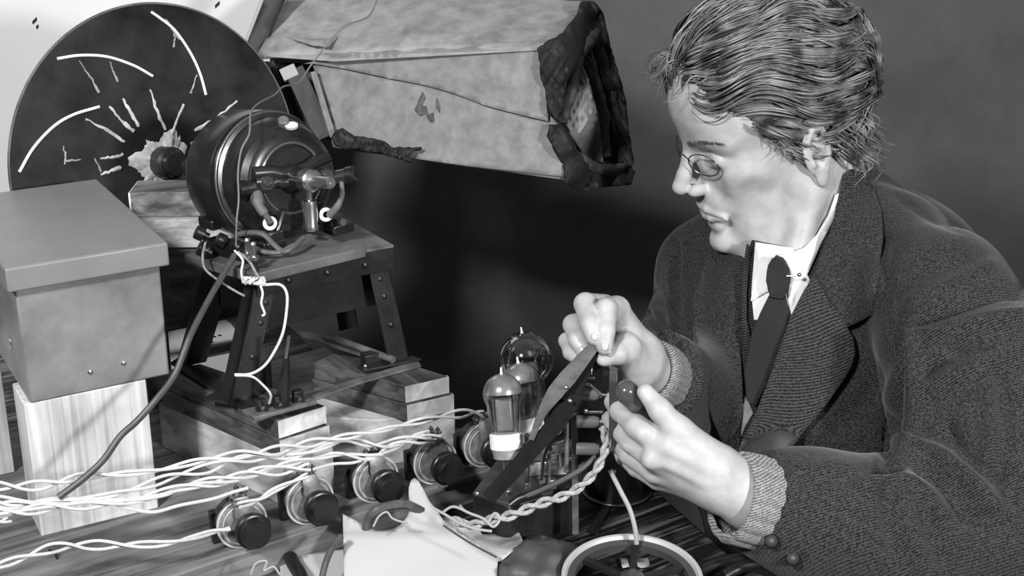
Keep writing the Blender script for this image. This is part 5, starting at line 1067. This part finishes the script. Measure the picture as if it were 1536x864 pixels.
# ---------------------------------------------------------------- held valve, spectacles
hv = thing('glass_valve', P(950, 604, 1.15), 'small dark round glass valve held between thumb and finger of the lower hand', 'valve')
vb0 = P(966, 622, 1.158); vb1 = P(940, 588, 1.150); va = nrm(vb1-vb0)
MB().lathe(vb1, va, [(-.018, .0075), (-.012, .0085), (-.006, .0092)]+[(.0102*math.sin(t), .0102*math.cos(t)) for t in np.linspace(-.3, 1.55, 12)], 48).build('glass_bulb', mat('smoked_glass', .13, .12, .5, spec=.8), hv)
MB().lathe(vb0, va, [(-.004, .006), (-.003, .0080), (.010, .0080), (.011, .007)], 36).build('metal_base', M_bk, hv, angle=30)
sp = thing('spectacles', hw(.095, 0, .010), 'round thin wire-rimmed spectacles pinched on the nose of the man', 'spectacles')
M_wirel = mat('spectacle_wire', .10, .3, .8)
M_lens = glassmat('spectacle_glass', .015, .995, .02, .10)
for sg in (1, -1):
    c = hw(.0905, .031*sg, .0095); ax = nrm(HM3@np.array([1., .62*sg, -.20])); u = nrm(np.cross(ax, hU)); w = np.cross(u, ax)
    rg = MB(); pts = [c+u*.0185*math.cos(t)+w*.0135*math.sin(t) for t in np.linspace(0, 2*math.pi, 49)]; rg.tube(pts, .00065, 6, cap=False); ln = MB().lathe(c, ax, [(-.0003, .0183), (.0003, .0183), (.0006, 0)], 48, sx=1, ux=u)
    ln.v = [tuple(c+(np.array(v)-c)-w*((np.array(v)-c)@w)*.27) for v in ln.v]; fr_ = rg.build('rim', M_wirel, sp); ln.build('lens', M_lens, fr_, angle=180)
MB().tube(cr_spline([hw(.0990, .0145, .012), hw(.1015, .006, .0165), hw(.1025, 0, .0175), hw(.1015, -.006, .0165), hw(.0990, -.0145, .012)], 6), .0007, 6).build('bridge', M_wirel, sp)
# ---------------------------------------------------------------- eyebrows, hair
M_hair = bpy.data.materials.new('dark_wavy_hair'); M_hair.use_nodes = True
def hm():
    nt = M_hair.node_tree; N = nt.nodes; L = nt.links; b = N['Principled BSDF']; b.inputs['Roughness'].default_value = .36; b.inputs['Specular IOR Level'].default_value = .7
    tc = N.new('ShaderNodeTexCoord'); n = N.new('ShaderNodeTexNoise'); n.inputs['Scale'].default_value = 45; n.inputs['Detail'].default_value = 4; L.new(tc.outputs['Object'], n.inputs['Vector'])
    cr = N.new('ShaderNodeValToRGB'); cr.color_ramp.elements[0].color = (.025, .025, .025, 1); cr.color_ramp.elements[1].color = (.26, .26, .26, 1); cr.color_ramp.elements[0].position = .35; cr.color_ramp.elements[1].position = .7; L.new(n.outputs['Fac'], cr.inputs[0]); L.new(cr.outputs[0], b.inputs['Base Color'])  # noise ramp also puts the highlights of the locks into the hair colour
hm()
def f_cap(p):
    q = ((p-HC)@HM3)/HSC
    d = sd_ell(q, (-.008, 0, .053), (.100, .083, .094)); d = smin(d, sd_ell(q, (.048, 0, .090), (.048, .062, .040)), .02); d = smin(d, sd_ell(q, (-.052, 0, -.005), (.040, .060, .055)), .02)
    # hairline: keep what lies behind / above it
    Yb = np.abs(q[:, 1]); line = q[:, 0]*.0
    cut = q[:, 2]-(.075+.0*Yb)          # above the forehead line
    side = np.interp(q[:, 2], [-.06, -.045, -.02, .0, .03, .06, .075], [-.045, -.040, -.030, .012, .022, .046, .074])   # x limit as the height changes
    keep = q[:, 0]-side
    return smax(d, np.minimum(keep, 10), .006)
VC, FC = nets(f_cap, *bounds([hw(.12, 0, .13), hw(-.12, 0, -.06), hw(0, .09, 0), hw(0, -.09, 0)], .03), .0028); VC = relax(VC, FC, 2, .5)
hair = raw('hair', VC, FC, M_hair, man)
bv_c = mesh_bvh(VC, FC)
hs = MB(); rr_ = np.random.default_rng(3)
def capsurf(th, phi, lift):      # direction on the skull -> point on the hair surface
    d = np.array([math.cos(phi)*math.cos(th), math.sin(th), math.sin(phi)*math.cos(th)]); return d
def lock(path, w, lift=.0):
    """path: head-local points near the surface; snapped to the cap and lifted"""
    out = []
    for i, q in enumerate(path):
        wq = hw(*q); loc, no, *_ = bv_c.find_nearest(Vector(wq)); no = np.array(no); loc = np.array(loc); cen = hw(-.01, 0, .04)
        if no@(loc-cen) < 0: no = -no
        t = i/(len(path)-1); out.append(loc+no*(.0005+lift*(math.sin(math.pi*t*.95)+.15)))
    pts = cr_spline(out, 3); n = len(pts); hs.tube(pts, [w*(.35+.65*math.sin(math.pi*min(1, .12+.88*i/(n-1)*1.02)) if i < n-1 else w*.05) for i in range(n)], 5)
CE = np.array([-.008, 0, .053]); RA = np.array([.100, .083, .094])
def flow(u, ph, amp):
    side = abs(u[1]); v = np.array([-1., .10*np.sign(u[1])*side, -.05-.45*side**2-.3*max(0, -u[0])])
    v = v+amp*np.array([0, math.sin(7*u[0]+5*u[2]+ph), math.sin(6*u[0]-4*u[1]+ph*1.7)]); v = v-u*(v@u); return nrm(v)
for c in range(420):
    while True:
        u0 = nrm(rr_.normal(size=3)); q0 = CE+RA*u0
        xl = np.interp(q0[2], [-.06, -.045, -.02, .0, .03, .06, .075], [-.045, -.040, -.030, .005, .022, .046, .085])
        if q0[0] < xl+.004 and q0[2] > -.05 and (u0[0] > -.75 or rr_.random() < .3): break
    if c < 70: u0 = nrm([rr_.uniform(.60, .80), rr_.uniform(-.75, .75), rr_.uniform(.42, .75)])
    ph = rr_.uniform(0, 1.2); amp = rr_.uniform(.20, .62); L0 = rr_.uniform(.045, .11); lift0 = rr_.uniform(.001, .014); sprd = rr_.uniform(.012, .035); bend = rr_.uniform(-.25, .25)
    for k in range(9):
        u = nrm(u0+rr_.normal(size=3)*sprd); Ls = L0*rr_.uniform(.7, 1.1); N_ = 9; pts = []; lf = lift0*rr_.uniform(.5, 1.3)
        for i in range(N_):
            qe = CE+RA*u
            if len(pts) > 2 and qe[1] > 0 and math.hypot(qe[0]+.012, qe[2]+.006) < .041: break
            t = i/(N_-1); pts.append(CE+RA*u*(1+(.004+lf*math.sin(math.pi*min(1, t*.8+.12)))/.095)); v = flow(u, ph, amp); v = nrm(v+np.cross(u, v)*bend*t); u = nrm(u+v*Ls/(N_-1)/.095)
        if len(pts) < 3: continue
        pp = cr_spline([hw(*q) for q in pts], 2); n = len(pp); w = rr_.uniform(.0006, .0014); hs.tube(pp, [w*(.3+.7*math.sin(math.pi*(.1+.85*i/(n-1)))) if i < n-1 else w*.05 for i in range(n)], 4)
# stray locks: at the forehead, the crown edge, the nape
hs2 = hs
def free(pts, w): 
    p_ = cr_spline([hw(*q) for q in pts], 4); n = len(p_); hs2.tube(p_, [w*(1-.9*i/(n-1)) for i in range(n)], 5)
for k in range(60):
    y = rr_.uniform(-.05, .06); j = lambda s: rr_.uniform(-s, s)
    free([(.070, y, .108), (.088+j(.004), y+j(.006), .112+j(.006)), (.102+j(.006), y+j(.01), .106+j(.01)), (.112+j(.012), y+j(.015), .104+j(.018))] if k < 26 else [(-.082+j(.01), .02+y*.6, .05-.0015*k), (-.097+j(.004), .02+y*.6+j(.006), .035-.0015*k), (-.107+j(.008), .02+y*.6+j(.008), .025-.0015*k)], rr_.uniform(.0006, .0014))
for k in range(90):     # temple and sideburn in front of the ear, nape curls behind it
    j = lambda s: rr_.uniform(-s, s)
    if k < 40: x = rr_.uniform(.008, .040); z = rr_.uniform(.03, .062); free([(x, .070-max(0, x-.02)*.2, z), (x-.004+j(.004), .0745-max(0, x-.02)*.25, z-.012), (x-.010+j(.004), .0755-max(0, x-.02)*.2, z-.026), (x-.006+j(.008), .073, z-.034)], rr_.uniform(.0010, .0020))
    else: x = rr_.uniform(-.078, -.040); z = rr_.uniform(-.045, .02); yy = .079*math.sqrt(max(.05, 1-((x+.01)/.115)**2)); free([(x+.008, yy, z+.02), (x-.002, yy+.004, z+.006), (x-.009+j(.006), yy+.003, z-.008), (x-.002+j(.01), yy+j(.004), z-.020+j(.005))], rr_.uniform(.0010, .0024))
hs2.build('hair_locks', M_hair, hair, angle=180)
for sg in (1, -1):
    eb = MB()
    for k in range(110):
        t = rr_.random(); y = .010+.042*t; x = .0895-.020*t*t; z = .0300+.008*math.sin(t*2.4)+rr_.uniform(-.0028, .0028)*(1-.5*t)
        a = hw(x, sg*y, z); loc, no, *_ = bv_h.find_nearest(Vector(a)); loc = np.array(loc); no = nrm(loc-HC)
        d_ = HM3@np.array([-.10, sg*.9, .25+rr_.uniform(-.3, .3)]); eb.tube([loc+no*.0004, loc+no*.0014+d_*.0025, loc+no*.0010+d_*.006], [.00028, .00028, .0001], 4)
    eb.build('eyebrow', M_hair, man)
    el = MB(); pp = []
    for y, z in ((.021, .0035), (.027, .0015), (.033, .0010), (.039, .0022), (.0445, .0045)):
        loc, no, *_ = bv_h.find_nearest(Vector(hw(.082-.004*(y-.02)/.024, sg*y, z))); pp.append(np.array(loc)+hF*.0006)
    el.tube(cr_spline(pp, 4), [.0003]*2+[.0007]*13+[.0005]*2, 6)
    for q in pp[1:]: el.tube([q, q+HM3@np.array([.003, sg*.002, -.002]), q+HM3@np.array([.005, sg*.004, -.002])], [.0003, .0002, .0001], 4)
    el.build('eyelashes', M_hair, man)
